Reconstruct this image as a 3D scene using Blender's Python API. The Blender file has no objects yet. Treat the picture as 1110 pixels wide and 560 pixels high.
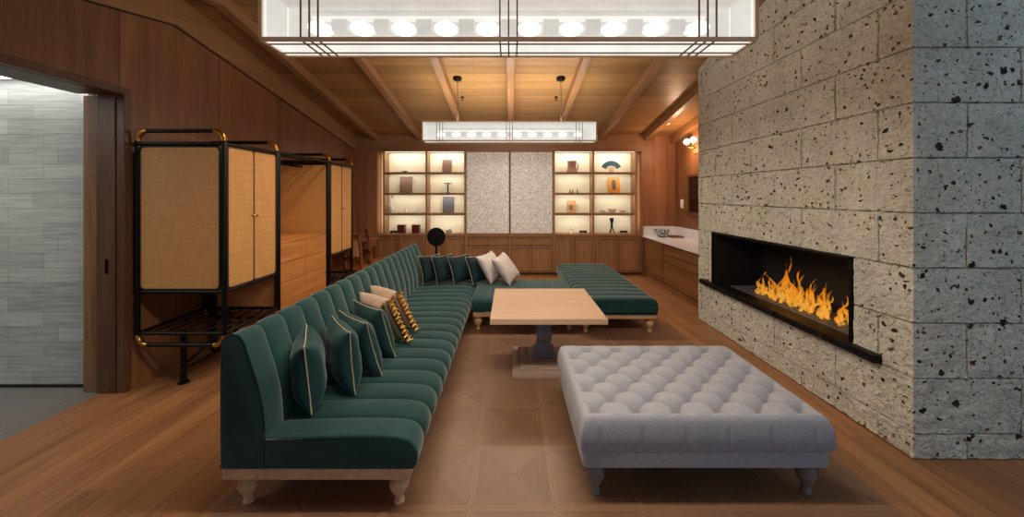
import bpy, math, random
from mathutils import Vector, Matrix, noise
R = random.Random(7)
PI = math.pi
C = bpy.context.scene.collection
H = 1.65            # camera height

# ------------------------------------------------------------------ materials
def lin(c):
    return tuple(((v / 12.92) if v <= 0.04045 else ((v + 0.055) / 1.055) ** 2.4) for v in [x / 255 for x in c])

class NT:
    def __init__(s, name):
        s.m = bpy.data.materials.new(name); s.m.use_nodes = True
        s.t = s.m.node_tree; s.n = s.t.nodes; s.l = s.t.links
        s.b = s.n['Principled BSDF']; s.out = s.n['Material Output']
        s._co = None
    def node(s, typ, **kw):
        n = s.n.new(typ)
        for k, v in kw.items(): setattr(n, k, v)
        return n
    def put(s, sock, v):
        if isinstance(v, bpy.types.NodeSocket): s.l.new(v, sock)
        elif v is not None:
            if hasattr(sock.default_value, '__len__') and not hasattr(v, '__len__'): v = (v,) * len(sock.default_value)
            if hasattr(v, '__len__') and len(v) == 3 and len(sock.default_value) == 4: v = (*v, 1)
            sock.default_value = v
    def co(s):
        if s._co is None: s._co = s.node('ShaderNodeTexCoord').outputs['Object']
        return s._co
    def mapping(s, scale=(1, 1, 1), loc=(0, 0, 0), rot=(0, 0, 0), v=None):
        n = s.node('ShaderNodeMapping'); s.put(n.inputs['Vector'], v or s.co())
        n.inputs['Scale'].default_value = scale; n.inputs['Location'].default_value = loc; n.inputs['Rotation'].default_value = rot
        return n.outputs[0]
    def math(s, op, a, b=None, c=None):
        n = s.node('ShaderNodeMath', operation=op)
        for i, v in enumerate((a, b, c)):
            if v is not None: s.put(n.inputs[i], v)
        return n.outputs[0]
    def xyz(s, v=None):
        n = s.node('ShaderNodeSeparateXYZ'); s.put(n.inputs[0], v or s.co()); return n.outputs
    def comb(s, x, y, z):
        n = s.node('ShaderNodeCombineXYZ')
        for i, v in enumerate((x, y, z)): s.put(n.inputs[i], v)
        return n.outputs[0]
    def noise(s, v, scale=5, detail=3, rough=.5, dist=0):
        n = s.node('ShaderNodeTexNoise'); s.put(n.inputs['Vector'], v)
        n.inputs['Scale'].default_value = scale; n.inputs['Detail'].default_value = detail
        n.inputs['Roughness'].default_value = rough; n.inputs['Distortion'].default_value = dist
        return n.outputs['Fac']
    def vor(s, v, scale, feature='F1', rnd=1, out='Distance'):
        n = s.node('ShaderNodeTexVoronoi', feature=feature); s.put(n.inputs['Vector'], v)
        n.inputs['Scale'].default_value = scale; n.inputs['Randomness'].default_value = rnd
        return n.outputs[out]
    def white(s, v):
        n = s.node('ShaderNodeTexWhiteNoise', noise_dimensions='3D'); s.put(n.inputs['Vector'], v); return n.outputs['Value']
    def ramp(s, f, stops):
        n = s.node('ShaderNodeValToRGB'); s.put(n.inputs[0], f); e = n.color_ramp.elements
        while len(e) < len(stops): e.new(.5)
        for i, (p, c) in enumerate(stops):
            e[i].position = p; e[i].color = (*c, 1) if hasattr(c, '__len__') else (c, c, c, 1)
        return n.outputs[0]
    def mix(s, f, a, b, typ='MIX'):
        n = s.node('ShaderNodeMix', data_type='RGBA', blend_type=typ)
        s.put(n.inputs[0], f); s.put(n.inputs[6], a); s.put(n.inputs[7], b); return n.outputs[2]
    def bump(s, h, strength=.3, dist=.01):
        n = s.node('ShaderNodeBump'); s.put(n.inputs['Height'], h)
        n.inputs['Strength'].default_value = strength; n.inputs['Distance'].default_value = dist
        s.l.new(n.outputs[0], s.b.inputs['Normal'])
    def set(s, **kw):
        for k, v in kw.items(): s.put(s.b.inputs[k.replace('_', ' ')], v)
        return s.m

def plain(name, rgb, rough=.5, metal=0, var=.12, vs=8, sheen=0, sheen_tint=None, bump=None, coat=0):
    t = NT(name); c = lin(rgb)
    f = t.noise(t.co(), vs, 4)
    t.set(Base_Color=t.ramp(f, [(.25, tuple(x * (1 - var) for x in c)), (.75, tuple(min(1, x * (1 + var)) for x in c))]),
          Roughness=rough, Metallic=metal)
    if sheen:
        t.set(Sheen_Weight=sheen, Sheen_Roughness=.35, Sheen_Tint=sheen_tint or (1, 1, 1))
    if coat: t.set(Coat_Weight=coat)
    if bump: t.bump(t.noise(t.co(), bump[0], 3), bump[1], .004)
    return t.m

def wood(name, dark, light, axis='Z', rough=.42, panel=None, seam=.004, scale=1., contrast=1., spec=.35):
    """straight grain along axis; panel=(axis, width, offset[, joint length]) draws board joints"""
    t = NT(name); d, l = lin(dark), lin(light)
    i = 'XYZ'.index(axis)
    sc = [9 * scale] * 3; sc[i] = .7 * scale
    sf = [90 * scale] * 3; sf[i] = 3.0 * scale
    v = t.co()
    rnd = None
    if panel:
        x = t.xyz()['XYZ'.index(panel[0])]
        q = t.math('DIVIDE', t.math('SUBTRACT', x, panel[2]), panel[1])
        fl = t.math('FLOOR', q); fr = t.math('FRACT', q)
        row = fl
        edge = t.math('MINIMUM', fr, t.math('SUBTRACT', 1, fr))
        m = t.math('LESS_THAN', edge, seam / panel[1])
        if len(panel) > 3:
            y = t.xyz()[i]
            q2 = t.math('ADD', t.math('DIVIDE', y, panel[3]), t.math('MULTIPLY', t.white(t.comb(fl, 3.3, 1.7)), 1))
            fl2 = t.math('FLOOR', q2); fr2 = t.math('FRACT', q2)
            m = t.math('MAXIMUM', m, t.math('LESS_THAN', fr2, seam / panel[3] * 1.2))
            rnd = t.white(t.comb(fl, fl2, .5))
        else:
            rnd = t.white(t.comb(fl, .2, .5))
        off = t.math('MULTIPLY', rnd, 7)
        n = t.node('ShaderNodeVectorMath', operation='ADD'); t.l.new(v, n.inputs[0]); t.l.new(t.comb(off, off, off), n.inputs[1]); v = n.outputs[0]
    a = t.noise(t.mapping(sc, v=v), 1, 4, .55, .8)
    b = t.noise(t.mapping(sf, v=v), 1, 3, .6)
    f = t.math('ADD', t.math('MULTIPLY', a, .62), t.math('MULTIPLY', b, .38))
    w = .17 / contrast
    col = t.ramp(f, [(.5 - w, d), (.5 + w, l)])
    if rnd is not None:
        k = t.math('ADD', .84, t.math('MULTIPLY', rnd, .3))
        col = t.mix(1, col, t.comb(k, k, k), 'MULTIPLY')
        col = t.mix(m, col, tuple(x * .3 for x in d))
    t.set(Base_Color=col, Roughness=t.math('ADD', rough - .06, t.math('MULTIPLY', b, .14)), Specular_IOR_Level=spec)
    t.bump(b, .06, .004)
    return t.m

M = {}
M['wall'] = wood('wall_wood_veneer', (112, 74, 48), (148, 102, 68), 'Z', panel=('Y', 1.0, 2.93 - 1.0), seam=.003)
M['wallx'] = wood('back_wall_veneer', (128, 82, 56), (166, 114, 80), 'Z', panel=('X', .23, .02), seam=.002)
M['frieze'] = wood('frieze_veneer', (126, 86, 58), (160, 114, 78), 'X')
M['ceiling'] = wood('ceiling_boards', (142, 104, 66), (178, 136, 88), 'X', panel=('Y', .22, .05), seam=.002)
M['beam'] = wood('beam_oak', (136, 98, 66), (170, 126, 86), 'Y')
M['cab'] = wood('cabinet_oak', (132, 92, 60), (164, 120, 82), 'Z', scale=1.2)
M['cabx'] = wood('cabinet_oak_rail', (126, 88, 57), (160, 116, 79), 'X', scale=1.2)
M['caby'] = wood('counter_cabinet_wood', (108, 68, 40), (146, 96, 60), 'Y', scale=1.2)
M['chest'] = wood('chest_oak', (172, 106, 54), (205, 138, 80), 'Y', scale=1.2)
M['jamb'] = wood('jamb_oak', (112, 80, 52), (156, 116, 80), 'Z', contrast=1.3)
M['jambd'] = wood('jamb_dark', (80, 52, 34), (112, 76, 50), 'Z')
M['planks'] = wood('oak_planks', (124, 82, 50), (172, 122, 80), 'Y', rough=.4, panel=('X', .19, .04, 2.1), seam=.0015, contrast=.9)
M['paleoak'] = wood('limed_oak', (190, 146, 108), (224, 184, 144), 'X', scale=1.3)
M['paleoaky'] = wood('limed_oak_side', (190, 146, 108), (224, 184, 144), 'Y', scale=1.3)
M['tabletop'] = wood('table_oak', (186, 148, 116), (206, 170, 138), 'X', scale=1.6)
M['tablebase'] = wood('weathered_oak', (140, 116, 102), (188, 160, 142), 'X', scale=1.2)
M['pedestal'] = wood('blackened_oak', (104, 106, 116), (146, 148, 160), 'Z', scale=1.5)
M['chair'] = wood('chair_walnut', (110, 56, 26), (158, 88, 44), 'Z')

M['black'] = plain('black_steel', (22, 20, 20), .35, .6)
M['soot'] = plain('soot_black', (14, 13, 13), .8)
M['brass'] = plain('brass', (205, 150, 72), .28, 1.0, .08)
M['bronze'] = plain('bronze_frame', (226, 200, 168), .45, .1)
M['darkbronze'] = plain('dark_bronze_bar', (122, 94, 72), .45, .1)
M['white'] = plain('white_plastic', (235, 232, 226), .4, 0, .02)
M['counter'] = plain('white_stone_counter', (226, 226, 232), .3, 0, .05, 3)
M['cream'] = plain('cream_plaster', (236, 226, 196), .7, 0, .03, 5)
M['grate'] = plain('grey_steel', (108, 104, 108), .4, .5)
M['red'] = plain('oxblood_lacquer', (88, 30, 26), .3)
M['brownplq'] = plain('brown_plaque', (126, 92, 76), .6, 0, .25, 60)
M['greyplq'] = plain('grey_plaque', (92, 86, 92), .6, 0, .5, 40)
M['tanplq'] = plain('tan_plaque', (200, 152, 102), .6, 0, .25, 30)
M['orange'] = plain('orange_lacquer', (214, 140, 40), .5, 0, .15)
M['ceram'] = plain('white_ceramic', (226, 220, 214), .25, 0, .04)
M['rosy'] = plain('rose_brown_ceramic', (160, 114, 92), .5, 0, .15)
M['fanblue'] = plain('teal_fan_paper', (52, 92, 100), .6, 0, .3, 30)
M['pale'] = plain('pale_seat_cane', (226, 184, 138), .6)
M['glassclear'] = plain('smoked_mirror', (70, 58, 54), .08, .9)
M['cord'] = plain('steel_cord', (120, 112, 104), .4, .6)

def velvet(name, rgb, sheen, tint):
    t = NT(name); c = lin(rgb)
    f = t.noise(t.co(), 3.5, 4, .6)
    g = t.noise(t.mapping((300, 300, 300)), 1, 2)
    t.set(Base_Color=t.ramp(f, [(.3, tuple(x * .8 for x in c)), (.7, tuple(x * 1.2 for x in c))]), Roughness=.75,
          Sheen_Weight=sheen, Sheen_Roughness=.4, Sheen_Tint=lin(tint), Specular_IOR_Level=.2)
    t.bump(g, .1, .002)
    return t.m
M['velvet'] = velvet('green_velvet', (26, 61, 60), .8, (184, 194, 186))
M['velvetp'] = velvet('cushion_green_velvet', (24, 58, 58), .55, (170, 192, 190))
M['velvetd'] = velvet('dark_green_velvet', (14, 38, 42), .35, (140, 165, 170))
M['piping'] = plain('cream_gold_piping', (196, 176, 140), .45, .2)
M['satin'] = plain('champagne_satin', (222, 192, 166), .35, .1, .10, 14, .3)
M['silk'] = plain('silver_silk', (196, 184, 178), .4, .1, .15, 9, .3)

def gold():
    t = NT('gold_sequin_lace'); v = t.vor(t.co(), 110)
    t.set(Base_Color=t.ramp(v, [(.1, lin((232, 190, 110))), (.7, lin((150, 102, 44)))]), Roughness=.3, Metallic=.8)
    t.bump(v, .8, .004); return t.m
M['gold'] = gold()
M['pleat'] = plain('rose_champagne_pleats', (216, 174, 142), .4, .05, .15, 30, .3)

def linen():
    t = NT('grey_linen'); x, y, z = t.xyz()
    a = t.noise(t.mapping((350, 350, 25)), 1, 2); b = t.noise(t.mapping((25, 350, 350)), 1, 2); c = t.noise(t.mapping((350, 25, 350)), 1, 2)
    f = t.math('DIVIDE', t.math('ADD', t.math('ADD', a, b), c), 3)
    t.set(Base_Color=t.ramp(f, [(.38, lin((142, 143, 150))), (.62, lin((172, 171, 177)))]), Roughness=.9, Sheen_Weight=.2, Specular_IOR_Level=.15)
    t.bump(f, .25, .003); return t.m
M['linen'] = linen()

def rattan():
    t = NT('woven_rattan'); x, y, z = t.xyz()
    h = t.math('ADD', x, y)
    wx = t.math('SINE', t.math('MULTIPLY', h, 2 * PI / .011)); wz = t.math('SINE', t.math('MULTIPLY', z, 2 * PI / .009))
    w = t.math('MULTIPLY', wx, wz)
    n = t.noise(t.mapping((6, 6, 130)), 1, 3); n2 = t.noise(t.mapping((130, 130, 6)), 1, 3)
    f = t.math('ADD', t.math('MULTIPLY', w, .12), t.math('ADD', t.math('MULTIPLY', n, .55), t.math('MULTIPLY', n2, .4)))
    t.set(Base_Color=t.ramp(f, [(.25, lin((186, 130, 70))), (.75, lin((228, 172, 104)))]), Roughness=.6)
    t.bump(w, .25, .003); return t.m
M['rattan'] = rattan()

def parquet():
    t = NT('parquet_panels'); x, y, z = t.xyz(); T = .45
    qx = t.math('DIVIDE', t.math('ADD', x, .21), T); qy = t.math('DIVIDE', t.math('SUBTRACT', y, 1.87), T)
    fx, fy = t.math('FRACT', qx), t.math('FRACT', qy)
    ix, iy = t.math('FLOOR', qx), t.math('FLOOR', qy)
    ax = t.math('ABSOLUTE', t.math('SUBTRACT', fx, .5)); ay = t.math('ABSOLUTE', t.math('SUBTRACT', fy, .5))
    horiz = t.math('GREATER_THAN', ax, ay)
    g1 = t.noise(t.mapping((7, 90, 1)), 1, 3, .6); g2 = t.noise(t.mapping((90, 7, 1)), 1, 3, .6)
    g = t.mix(horiz, g1, g2)
    big = t.noise(t.co(), 2.2, 3)
    rnd = t.white(t.comb(t.math('ADD', ix, t.math('MULTIPLY', horiz, .37)), t.math('ADD', iy, t.math('MULTIPLY', t.math('GREATER_THAN', t.math('ADD', fx, fy), 1), .51)), 0))
    f = t.math('ADD', t.math('MULTIPLY', g, .5), t.math('ADD', t.math('MULTIPLY', big, .3), t.math('MULTIPLY', rnd, .2)))
    col = t.ramp(f, [(.3, lin((112, 82, 62))), (.7, lin((142, 108, 84)))])
    m = t.math('MAXIMUM', ax, ay)
    brd = t.math('GREATER_THAN', m, .455)
    col = t.mix(brd, col, t.mix(g2, lin((126, 92, 68)), lin((150, 112, 84))))
    ln = t.math('MAXIMUM', t.math('LESS_THAN', t.math('ABSOLUTE', t.math('SUBTRACT', m, .455)), .004),
                t.math('GREATER_THAN', m, .4965))
    dg = t.math('LESS_THAN', t.math('ABSOLUTE', t.math('SUBTRACT', ax, ay)), .0045)
    ln = t.math('MAXIMUM', ln, t.math('MULTIPLY', dg, t.math('SUBTRACT', 1, brd)))
    col = t.mix(t.math('MULTIPLY', ln, .35), col, lin((62, 40, 28)))
    t.set(Base_Color=col, Roughness=.42, Specular_IOR_Level=.35)
    return t.m
M['parquet'] = parquet()

def stone():
    t = NT('tufa_stone'); co = t.co()
    n1 = t.noise(co, 3, 5, .6); n2 = t.noise(co, 26, 5, .65); n3 = t.noise(co, 110, 3)
    wob = t.node('ShaderNodeVectorMath', operation='ADD'); t.l.new(co, wob.inputs[0])
    nv = t.node('ShaderNodeTexNoise'); t.l.new(co, nv.inputs['Vector']); nv.inputs['Scale'].default_value = 22; nv.inputs['Detail'].default_value = 3
    ms = t.node('ShaderNodeVectorMath', operation='SCALE'); t.l.new(nv.outputs['Color'], ms.inputs[0]); ms.inputs[3].default_value = .06
    t.l.new(ms.outputs[0], wob.inputs[1])
    def pits(scale, cut, keep, seed):
        v = t.mapping((1, 1, 1.15), loc=(seed, seed * .7, seed * 1.3), v=wob.outputs[0])
        d = t.vor(v, scale); c = t.vor(v, scale, out='Color')
        sep = t.node('ShaderNodeSeparateColor'); t.l.new(c, sep.inputs[0])
        size = t.math('MULTIPLY', t.math('SUBTRACT', sep.outputs[0], 1 - keep), cut / keep)
        return t.math('GREATER_THAN', size, d), sep.outputs[1], d
    p1, c1, d1 = pits(10, .31, .48, 0.0)
    p2, c2, d2 = pits(24, .37, .55, 3.1)
    p3, c3, d3 = pits(55, .44, .6, 7.7)
    base = t.ramp(t.math('ADD', t.math('MULTIPLY', n1, .5), t.math('MULTIPLY', n2, .5)), [(.32, lin((188, 184, 168))), (.68, lin((236, 231, 214)))])
    base = t.mix(t.math('MULTIPLY', t.math('GREATER_THAN', t.noise(co, 48, 4), .64), .35), base, lin((120, 116, 104)))
    pc = t.ramp(c1, [(.15, lin((70, 54, 42))), (.45, lin((136, 90, 52))), (.65, lin((84, 72, 60))), (.95, lin((50, 44, 40)))])
    pit = t.math('MAXIMUM', t.math('MAXIMUM', p1, p2), t.math('MULTIPLY', p3, .6))
    col = t.mix(pit, base, pc)
    t.set(Base_Color=col, Roughness=.9, Specular_IOR_Level=.15)
    hgt = t.math('SUBTRACT', t.math('ADD', t.math('MULTIPLY', n2, .9), t.math('ADD', t.math('MULTIPLY', n3, .3), t.math('MULTIPLY', t.noise(co, 13, 3, .6), 1.3))), t.math('MULTIPLY', pit, .7))
    t.bump(hgt, .95, .022)
    return t.m
M['stone'] = stone()

def marble():
    t = NT('black_marble'); n = t.noise(t.co(), 9, 6, .7, 1.5)
    t.set(Base_Color=t.ramp(n, [(.55, lin((14, 13, 14))), (.68, lin((70, 60, 54)))]), Roughness=.5, Specular_IOR_Level=.2); return t.m
M['marble'] = marble()

def mosaic():
    t = NT('shell_mosaic'); co = t.co()
    nv = t.node('ShaderNodeTexNoise'); t.l.new(co, nv.inputs['Vector']); nv.inputs['Scale'].default_value = 30
    ms = t.node('ShaderNodeVectorMath', operation='SCALE'); t.l.new(nv.outputs['Color'], ms.inputs[0]); ms.inputs[3].default_value = .05
    wob = t.node('ShaderNodeVectorMath', operation='ADD'); t.l.new(co, wob.inputs[0]); t.l.new(ms.outputs[0], wob.inputs[1])
    e = t.vor(wob.outputs[0], 24, 'DISTANCE_TO_EDGE'); f = t.vor(wob.outputs[0], 24, out='Color')
    sep = t.node('ShaderNodeSeparateColor'); t.l.new(f, sep.inputs[0])
    cell = t.ramp(sep.outputs[0], [(.1, lin((232, 228, 224))), (.9, lin((255, 253, 250)))])
    t.set(Base_Color=t.mix(t.math('LESS_THAN', e, .06), cell, lin((186, 179, 173))), Roughness=.35)
    t.bump(t.math('MINIMUM', e, .15), .35, .006); return t.m
M['mosaic'] = mosaic()

def greytile():
    t = NT('grey_split_tile'); x, y, z = t.xyz()
    v = t.comb(x, z, 0)
    br = t.node('ShaderNodeTexBrick', offset=.5, offset_frequency=2, squash=.7, squash_frequency=3); t.l.new(v, br.inputs['Vector'])
    for k, q in (('Scale', 1), ('Mortar Size', .002), ('Brick Width', .62), ('Row Height', .128), ('Bias', 0)): br.inputs[k].default_value = q
    br.inputs['Color1'].default_value = (*lin((150, 154, 148)), 1); br.inputs['Color2'].default_value = (*lin((204, 206, 198)), 1)
    br.inputs['Mortar'].default_value = (*lin((84, 86, 84)), 1)
    n = t.noise(t.mapping((3, 3, 60)), 1, 4, .6)
    t.set(Base_Color=t.mix(.45, br.outputs['Color'], t.ramp(n, [(.35, lin((140, 146, 144))), (.65, lin((205, 208, 202)))])), Roughness=.55)
    t.bump(br.outputs['Fac'], -.4, .004); return t.m
M['greytile'] = greytile()

def greyfloor():
    t = NT('grey_floor_tile'); x, y, z = t.xyz()
    br = t.node('ShaderNodeTexBrick', offset=0); t.l.new(t.comb(x, y, 0), br.inputs['Vector'])
    for k, q in (('Scale', 1), ('Mortar Size', .003), ('Brick Width', .9), ('Row Height', .6)): br.inputs[k].default_value = q
    br.inputs['Color1'].default_value = (*lin((112, 110, 106)), 1); br.inputs['Color2'].default_value = (*lin((122, 119, 114)), 1)
    br.inputs['Mortar'].default_value = (*lin((140, 138, 132)), 1)
    t.set(Base_Color=br.outputs['Color'], Roughness=.5); return t.m
M['greyfloor'] = greyfloor()

def lit_glass(name, strength, clear, axis='X'):
    """ribbed diffusing pane, lit from within"""
    t = NT(name); x, y, z = t.xyz()
    rib = t.math('SINE', t.math('MULTIPLY', x, 2 * PI / .012))
    n = t.noise(t.mapping((5, 5, 9)), 1, 3)
    tr = t.node('ShaderNodeBsdfTransparent'); em = t.node('ShaderNodeEmission')
    em.inputs['Color'].default_value = (1.0, .965, .89, 1)
    t.l.new(t.math('MULTIPLY', t.math('ADD', .75, t.math('MULTIPLY', n, .5)), strength), em.inputs['Strength'])
    mx = t.node('ShaderNodeMixShader')
    t.put(mx.inputs[0], t.math('SUBTRACT', t.math('ADD', 1 - clear, t.math('MULTIPLY', rib, .08)), t.math('MULTIPLY', n, .05)))
    t.l.new(tr.outputs[0], mx.inputs[1]); t.l.new(em.outputs[0], mx.inputs[2])
    gl = t.node('ShaderNodeBsdfGlossy'); gl.inputs['Roughness'].default_value = .2
    m2 = t.node('ShaderNodeMixShader'); m2.inputs[0].default_value = .06
    t.l.new(mx.outputs[0], m2.inputs[1]); t.l.new(gl.outputs[0], m2.inputs[2])
    t.l.new(m2.outputs[0], t.out.inputs['Surface']); return t.m
M['pane'] = lit_glass('lit_ribbed_glass', .86, .5)
M['panebot'] = lit_glass('lit_frosted_glass', 1.05, .25)

def emit(name, rgb, s):
    t = NT(name); em = t.node('ShaderNodeEmission'); em.inputs['Color'].default_value = (*rgb, 1); em.inputs['Strength'].default_value = s
    t.l.new(em.outputs[0], t.out.inputs['Surface']); return t.m
M['bulb'] = emit('glowing_bulb', (1, .95, .85), 4)
M['tube'] = emit('glowing_tube', (1, .96, .88), 1.6)
M['led'] = emit('shelf_led', (1, .95, .82), 1.6)
M['globe'] = emit('warm_globe', (1, .72, .48), 3.0)
M['dl'] = emit('downlight_lens', (1, .85, .65), 4.0)
M['hallled'] = emit('hall_led', (.95, .98, 1), 3.0)
M['holder'] = plain('lamp_holder_grey', (150, 148, 142), .5, .2)

def flame():
    t = NT('flame'); x, y, z = t.xyz()
    n = t.noise(t.mapping((16, 16, 6)), 1, 4, .6, 1.5)
    lw = t.node('ShaderNodeLayerWeight'); lw.inputs[0].default_value = .5
    f = t.math('ADD', t.math('MULTIPLY', z, 1.1), t.math('MULTIPLY', t.math('SUBTRACT', n, .5), 1.5))
    f = t.math('ADD', f, t.math('MULTIPLY', lw.outputs['Facing'], .35))
    col = t.ramp(f, [(.05, (1, .50, .07)), (.32, (.95, .30, .012)), (.62, (.55, .09, .004)), (.9, (.2, .02, .0))])
    a = t.math('MULTIPLY', t.math('SUBTRACT', 1, t.math('POWER', lw.outputs['Facing'], 1.2)), t.ramp(n, [(.40, .0), (.60, .9)]))
    em = t.node('ShaderNodeEmission'); t.l.new(col, em.inputs['Color']); em.inputs['Strength'].default_value = .9
    tr = t.node('ShaderNodeBsdfTransparent'); mx = t.node('ShaderNodeMixShader')
    t.l.new(a, mx.inputs[0]); t.l.new(tr.outputs[0], mx.inputs[1]); t.l.new(em.outputs[0], mx.inputs[2])
    t.l.new(mx.outputs[0], t.out.inputs['Surface']); return t.m
M['flame'] = flame()

# ------------------------------------------------------------------ mesh builder
class MB:
    def __init__(s): s.v = []; s.f = []
    def add(s, vs, fs):
        o = len(s.v); s.v += [tuple(p) for p in vs]; s.f += [tuple(i + o for i in f) for f in fs]; return s
    def box(s, x0, x1, y0, y1, z0, z1, mat=None):
        vs = [Vector((x, y, z)) for z in (z0, z1) for y in (y0, y1) for x in (x0, x1)]
        if mat: vs = [mat @ p for p in vs]
        return s.add(vs, [(0, 2, 3, 1), (4, 5, 7, 6), (0, 1, 5, 4), (2, 6, 7, 3), (0, 4, 6, 2), (1, 3, 7, 5)])
    def prism(s, poly, axis, a0, a1, mat=None):
        """poly in the two other axes (order of XYZ)"""
        def p3(p, a):
            if axis == 'X': return Vector((a, p[0], p[1]))
            if axis == 'Y': return Vector((p[0], a, p[1]))
            return Vector((p[0], p[1], a))
        n = len(poly); vs = [p3(p, a0) for p in poly] + [p3(p, a1) for p in poly]
        if mat: vs = [mat @ p for p in vs]
        fs = [tuple(range(n))[::-1], tuple(range(n, 2 * n))] + [(i, (i + 1) % n, n + (i + 1) % n, n + i) for i in range(n)]
        return s.add(vs, fs)
    def tube(s, pts, r, n=10, closed=False, flat=1.0):
        pts = [Vector(p) for p in pts]; m = len(pts); rs = r if hasattr(r, '__len__') else [r] * m
        rings = []; prev = None
        for i in range(m):
            a = pts[i - 1] if (i > 0 or closed) else pts[i]; b = pts[(i + 1) % m] if (i < m - 1 or closed) else pts[i]
            t = (b - a).normalized()
            if prev is None:
                u = t.orthogonal().normalized()
            else:
                u = (prev - t * prev.dot(t))
                u = u.normalized() if u.length > 1e-6 else t.orthogonal().normalized()
            prev = u; w = t.cross(u)
            rings.append([pts[i] + rs[i] * (math.cos(2 * PI * k / n) * u + flat * math.sin(2 * PI * k / n) * w) for k in range(n)])
        vs = [p for ring in rings for p in ring]; fs = []
        for i in range(m if closed else m - 1):
            j = (i + 1) % m
            for k in range(n): fs.append((i * n + k, i * n + (k + 1) % n, j * n + (k + 1) % n, j * n + k))
        if not closed: fs += [tuple(range(n))[::-1], tuple((m - 1) * n + k for k in range(n))]
        return s.add(vs, fs)
    def lathe(s, prof, c=(0, 0, 0), n=16, rot=0, mat=None):
        vs = []; m = len(prof)
        for r, z in prof:
            for k in range(n):
                a = 2 * PI * k / n + rot; p = Vector((r * math.cos(a), r * math.sin(a), z))
                vs.append((mat @ p if mat else p) + Vector(c))
        fs = [(i * n + k, i * n + (k + 1) % n, (i + 1) * n + (k + 1) % n, (i + 1) * n + k) for i in range(m - 1) for k in range(n)]
        fs += [tuple(range(n))[::-1], tuple((m - 1) * n + k for k in range(n))]
        return s.add(vs, fs)
    def grid(s, fn, nu, nv):
        vs = [fn(i / nu, j / nv) for j in range(nv + 1) for i in range(nu + 1)]
        fs = [(j * (nu + 1) + i, j * (nu + 1) + i + 1, (j + 1) * (nu + 1) + i + 1, (j + 1) * (nu + 1) + i) for j in range(nv) for i in range(nu)]
        return s.add(vs, fs)

ORG = {}
def obj(name, mb, mat, parent=None, smooth=None, bevel=None, seg=2):
    o3 = ORG.get(parent.name, Vector()) if parent else Vector()
    me = bpy.data.meshes.new(name)
    me.from_pydata([tuple(Vector(p) - o3) for p in mb.v], [], mb.f); me.update()
    import bmesh
    bm = bmesh.new(); bm.from_mesh(me); bmesh.ops.recalc_face_normals(bm, faces=bm.faces); bm.to_mesh(me); bm.free()
    if smooth is not None:
        me.shade_smooth()
        if smooth < 179: me.set_sharp_from_angle(angle=math.radians(smooth))
    me.materials.append(mat)
    o = bpy.data.objects.new(name, me); C.objects.link(o)
    if parent:
        o.parent = parent; ORG[o.name] = o3
    if bevel:
        b = o.modifiers.new('bevel', 'BEVEL'); b.width = bevel; b.segments = seg; b.limit_method = 'ANGLE'; b.angle_limit = math.radians(35)
    return o
def thing(name, label, cat, loc=(0, 0, 0), group=None, local=False, rotz=0):
    o = bpy.data.objects.new(name, None); C.objects.link(o); o.empty_display_size = .1
    o.location = loc; o.rotation_euler = (0, 0, rotz); o['label'] = label; o['category'] = cat
    if group: o['group'] = group
    ORG[o.name] = Vector() if local else Vector(loc)
    return o
def tag(o, label, cat, group=None, kind=None):
    o['label'] = label; o['category'] = cat
    if group: o['group'] = group
    if kind: o['kind'] = kind
    return o
def struct(name, mb, mat, label=None, bevel=None, smooth=None):
    o = obj(name, mb, mat, None, smooth, bevel); o['kind'] = 'structure'
    o['label'] = label or name.replace('_', ' '); o['category'] = name.split('_')[0]
    return o
def dup(root, loc, label, rotz=None, group=None):
    r = root.copy(); C.objects.link(r); r.location = loc; r['label'] = label
    if rotz is not None: r.rotation_euler = (0, 0, rotz)
    if group: r['group'] = group
    for ch in list(root.children):
        c = ch.copy(); C.objects.link(c); c.parent = r
        for g in list(ch.children):
            d = g.copy(); C.objects.link(d); d.parent = c
    return r
def bx(*a): return MB().box(*a)
def smoothpoly(pts, k=4):
    out = []; n = len(pts)
    for i in range(n - 1):
        p0 = pts[max(i - 1, 0)]; p1 = pts[i]; p2 = pts[i + 1]; p3 = pts[min(i + 2, n - 1)]
        for j in range(k):
            t = j / k
            out.append(tuple(.5 * ((2 * b) + (c - a) * t + (2 * a - 5 * b + 4 * c - d) * t * t + (-a + 3 * b - 3 * c + d) * t ** 3) for a, b, c, d in zip(p0, p1, p2, p3)))
    out.append(tuple(pts[-1])); return out
def rrect(x0, x1, z0, z1, r, k=5):
    out = []
    for cx, cz, a0 in ((x1 - r, z1 - r, 0), (x0 + r, z1 - r, 90), (x0 + r, z0 + r, 180), (x1 - r, z0 + r, 270)):
        for i in range(k + 1):
            a = math.radians(a0 + 90 * i / k); out.append((cx + r * math.cos(a), cz + r * math.sin(a)))
    return out
def pxX(x, d): return (x - 553.5) / 384 * d      # measured image column -> metres at a distance
def pxZ(y, d): return H - (y - 211.5) / 384 * d

# ------------------------------------------------------------------ room shell
D = 7.325; XL = -3.235; XR = 3.44; RY = 3.4; SL = .1743
def ceil_z(y): return 2.90 + SL * (D - y) if y >= RY else 2.90 + SL * (D - RY) - .21 * (RY - y)

struct('floor', MB().box(XL - .19, -1.56, -2.5, D + .4, -.1, 0).box(2.04, 4.6, -2.5, D + .4, -.1, 0).box(-1.56, 2.04, 4.57, D + .4, -.1, 0).box(-1.56, 2.04, -2.5, .07, -.1, 0), M['planks'], 'oak plank floor around the parquet')
struct('floor_parquet', bx(-1.56, 2.04, .07, 4.57, -.1, 0), M['parquet'], 'square panel parquet floor under the seating')
struct('floor_hall', bx(-6.5, XL - .19, -2.5, 3.3, -.1, -.002), M['greyfloor'], 'grey tiled floor of the hall')
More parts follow.
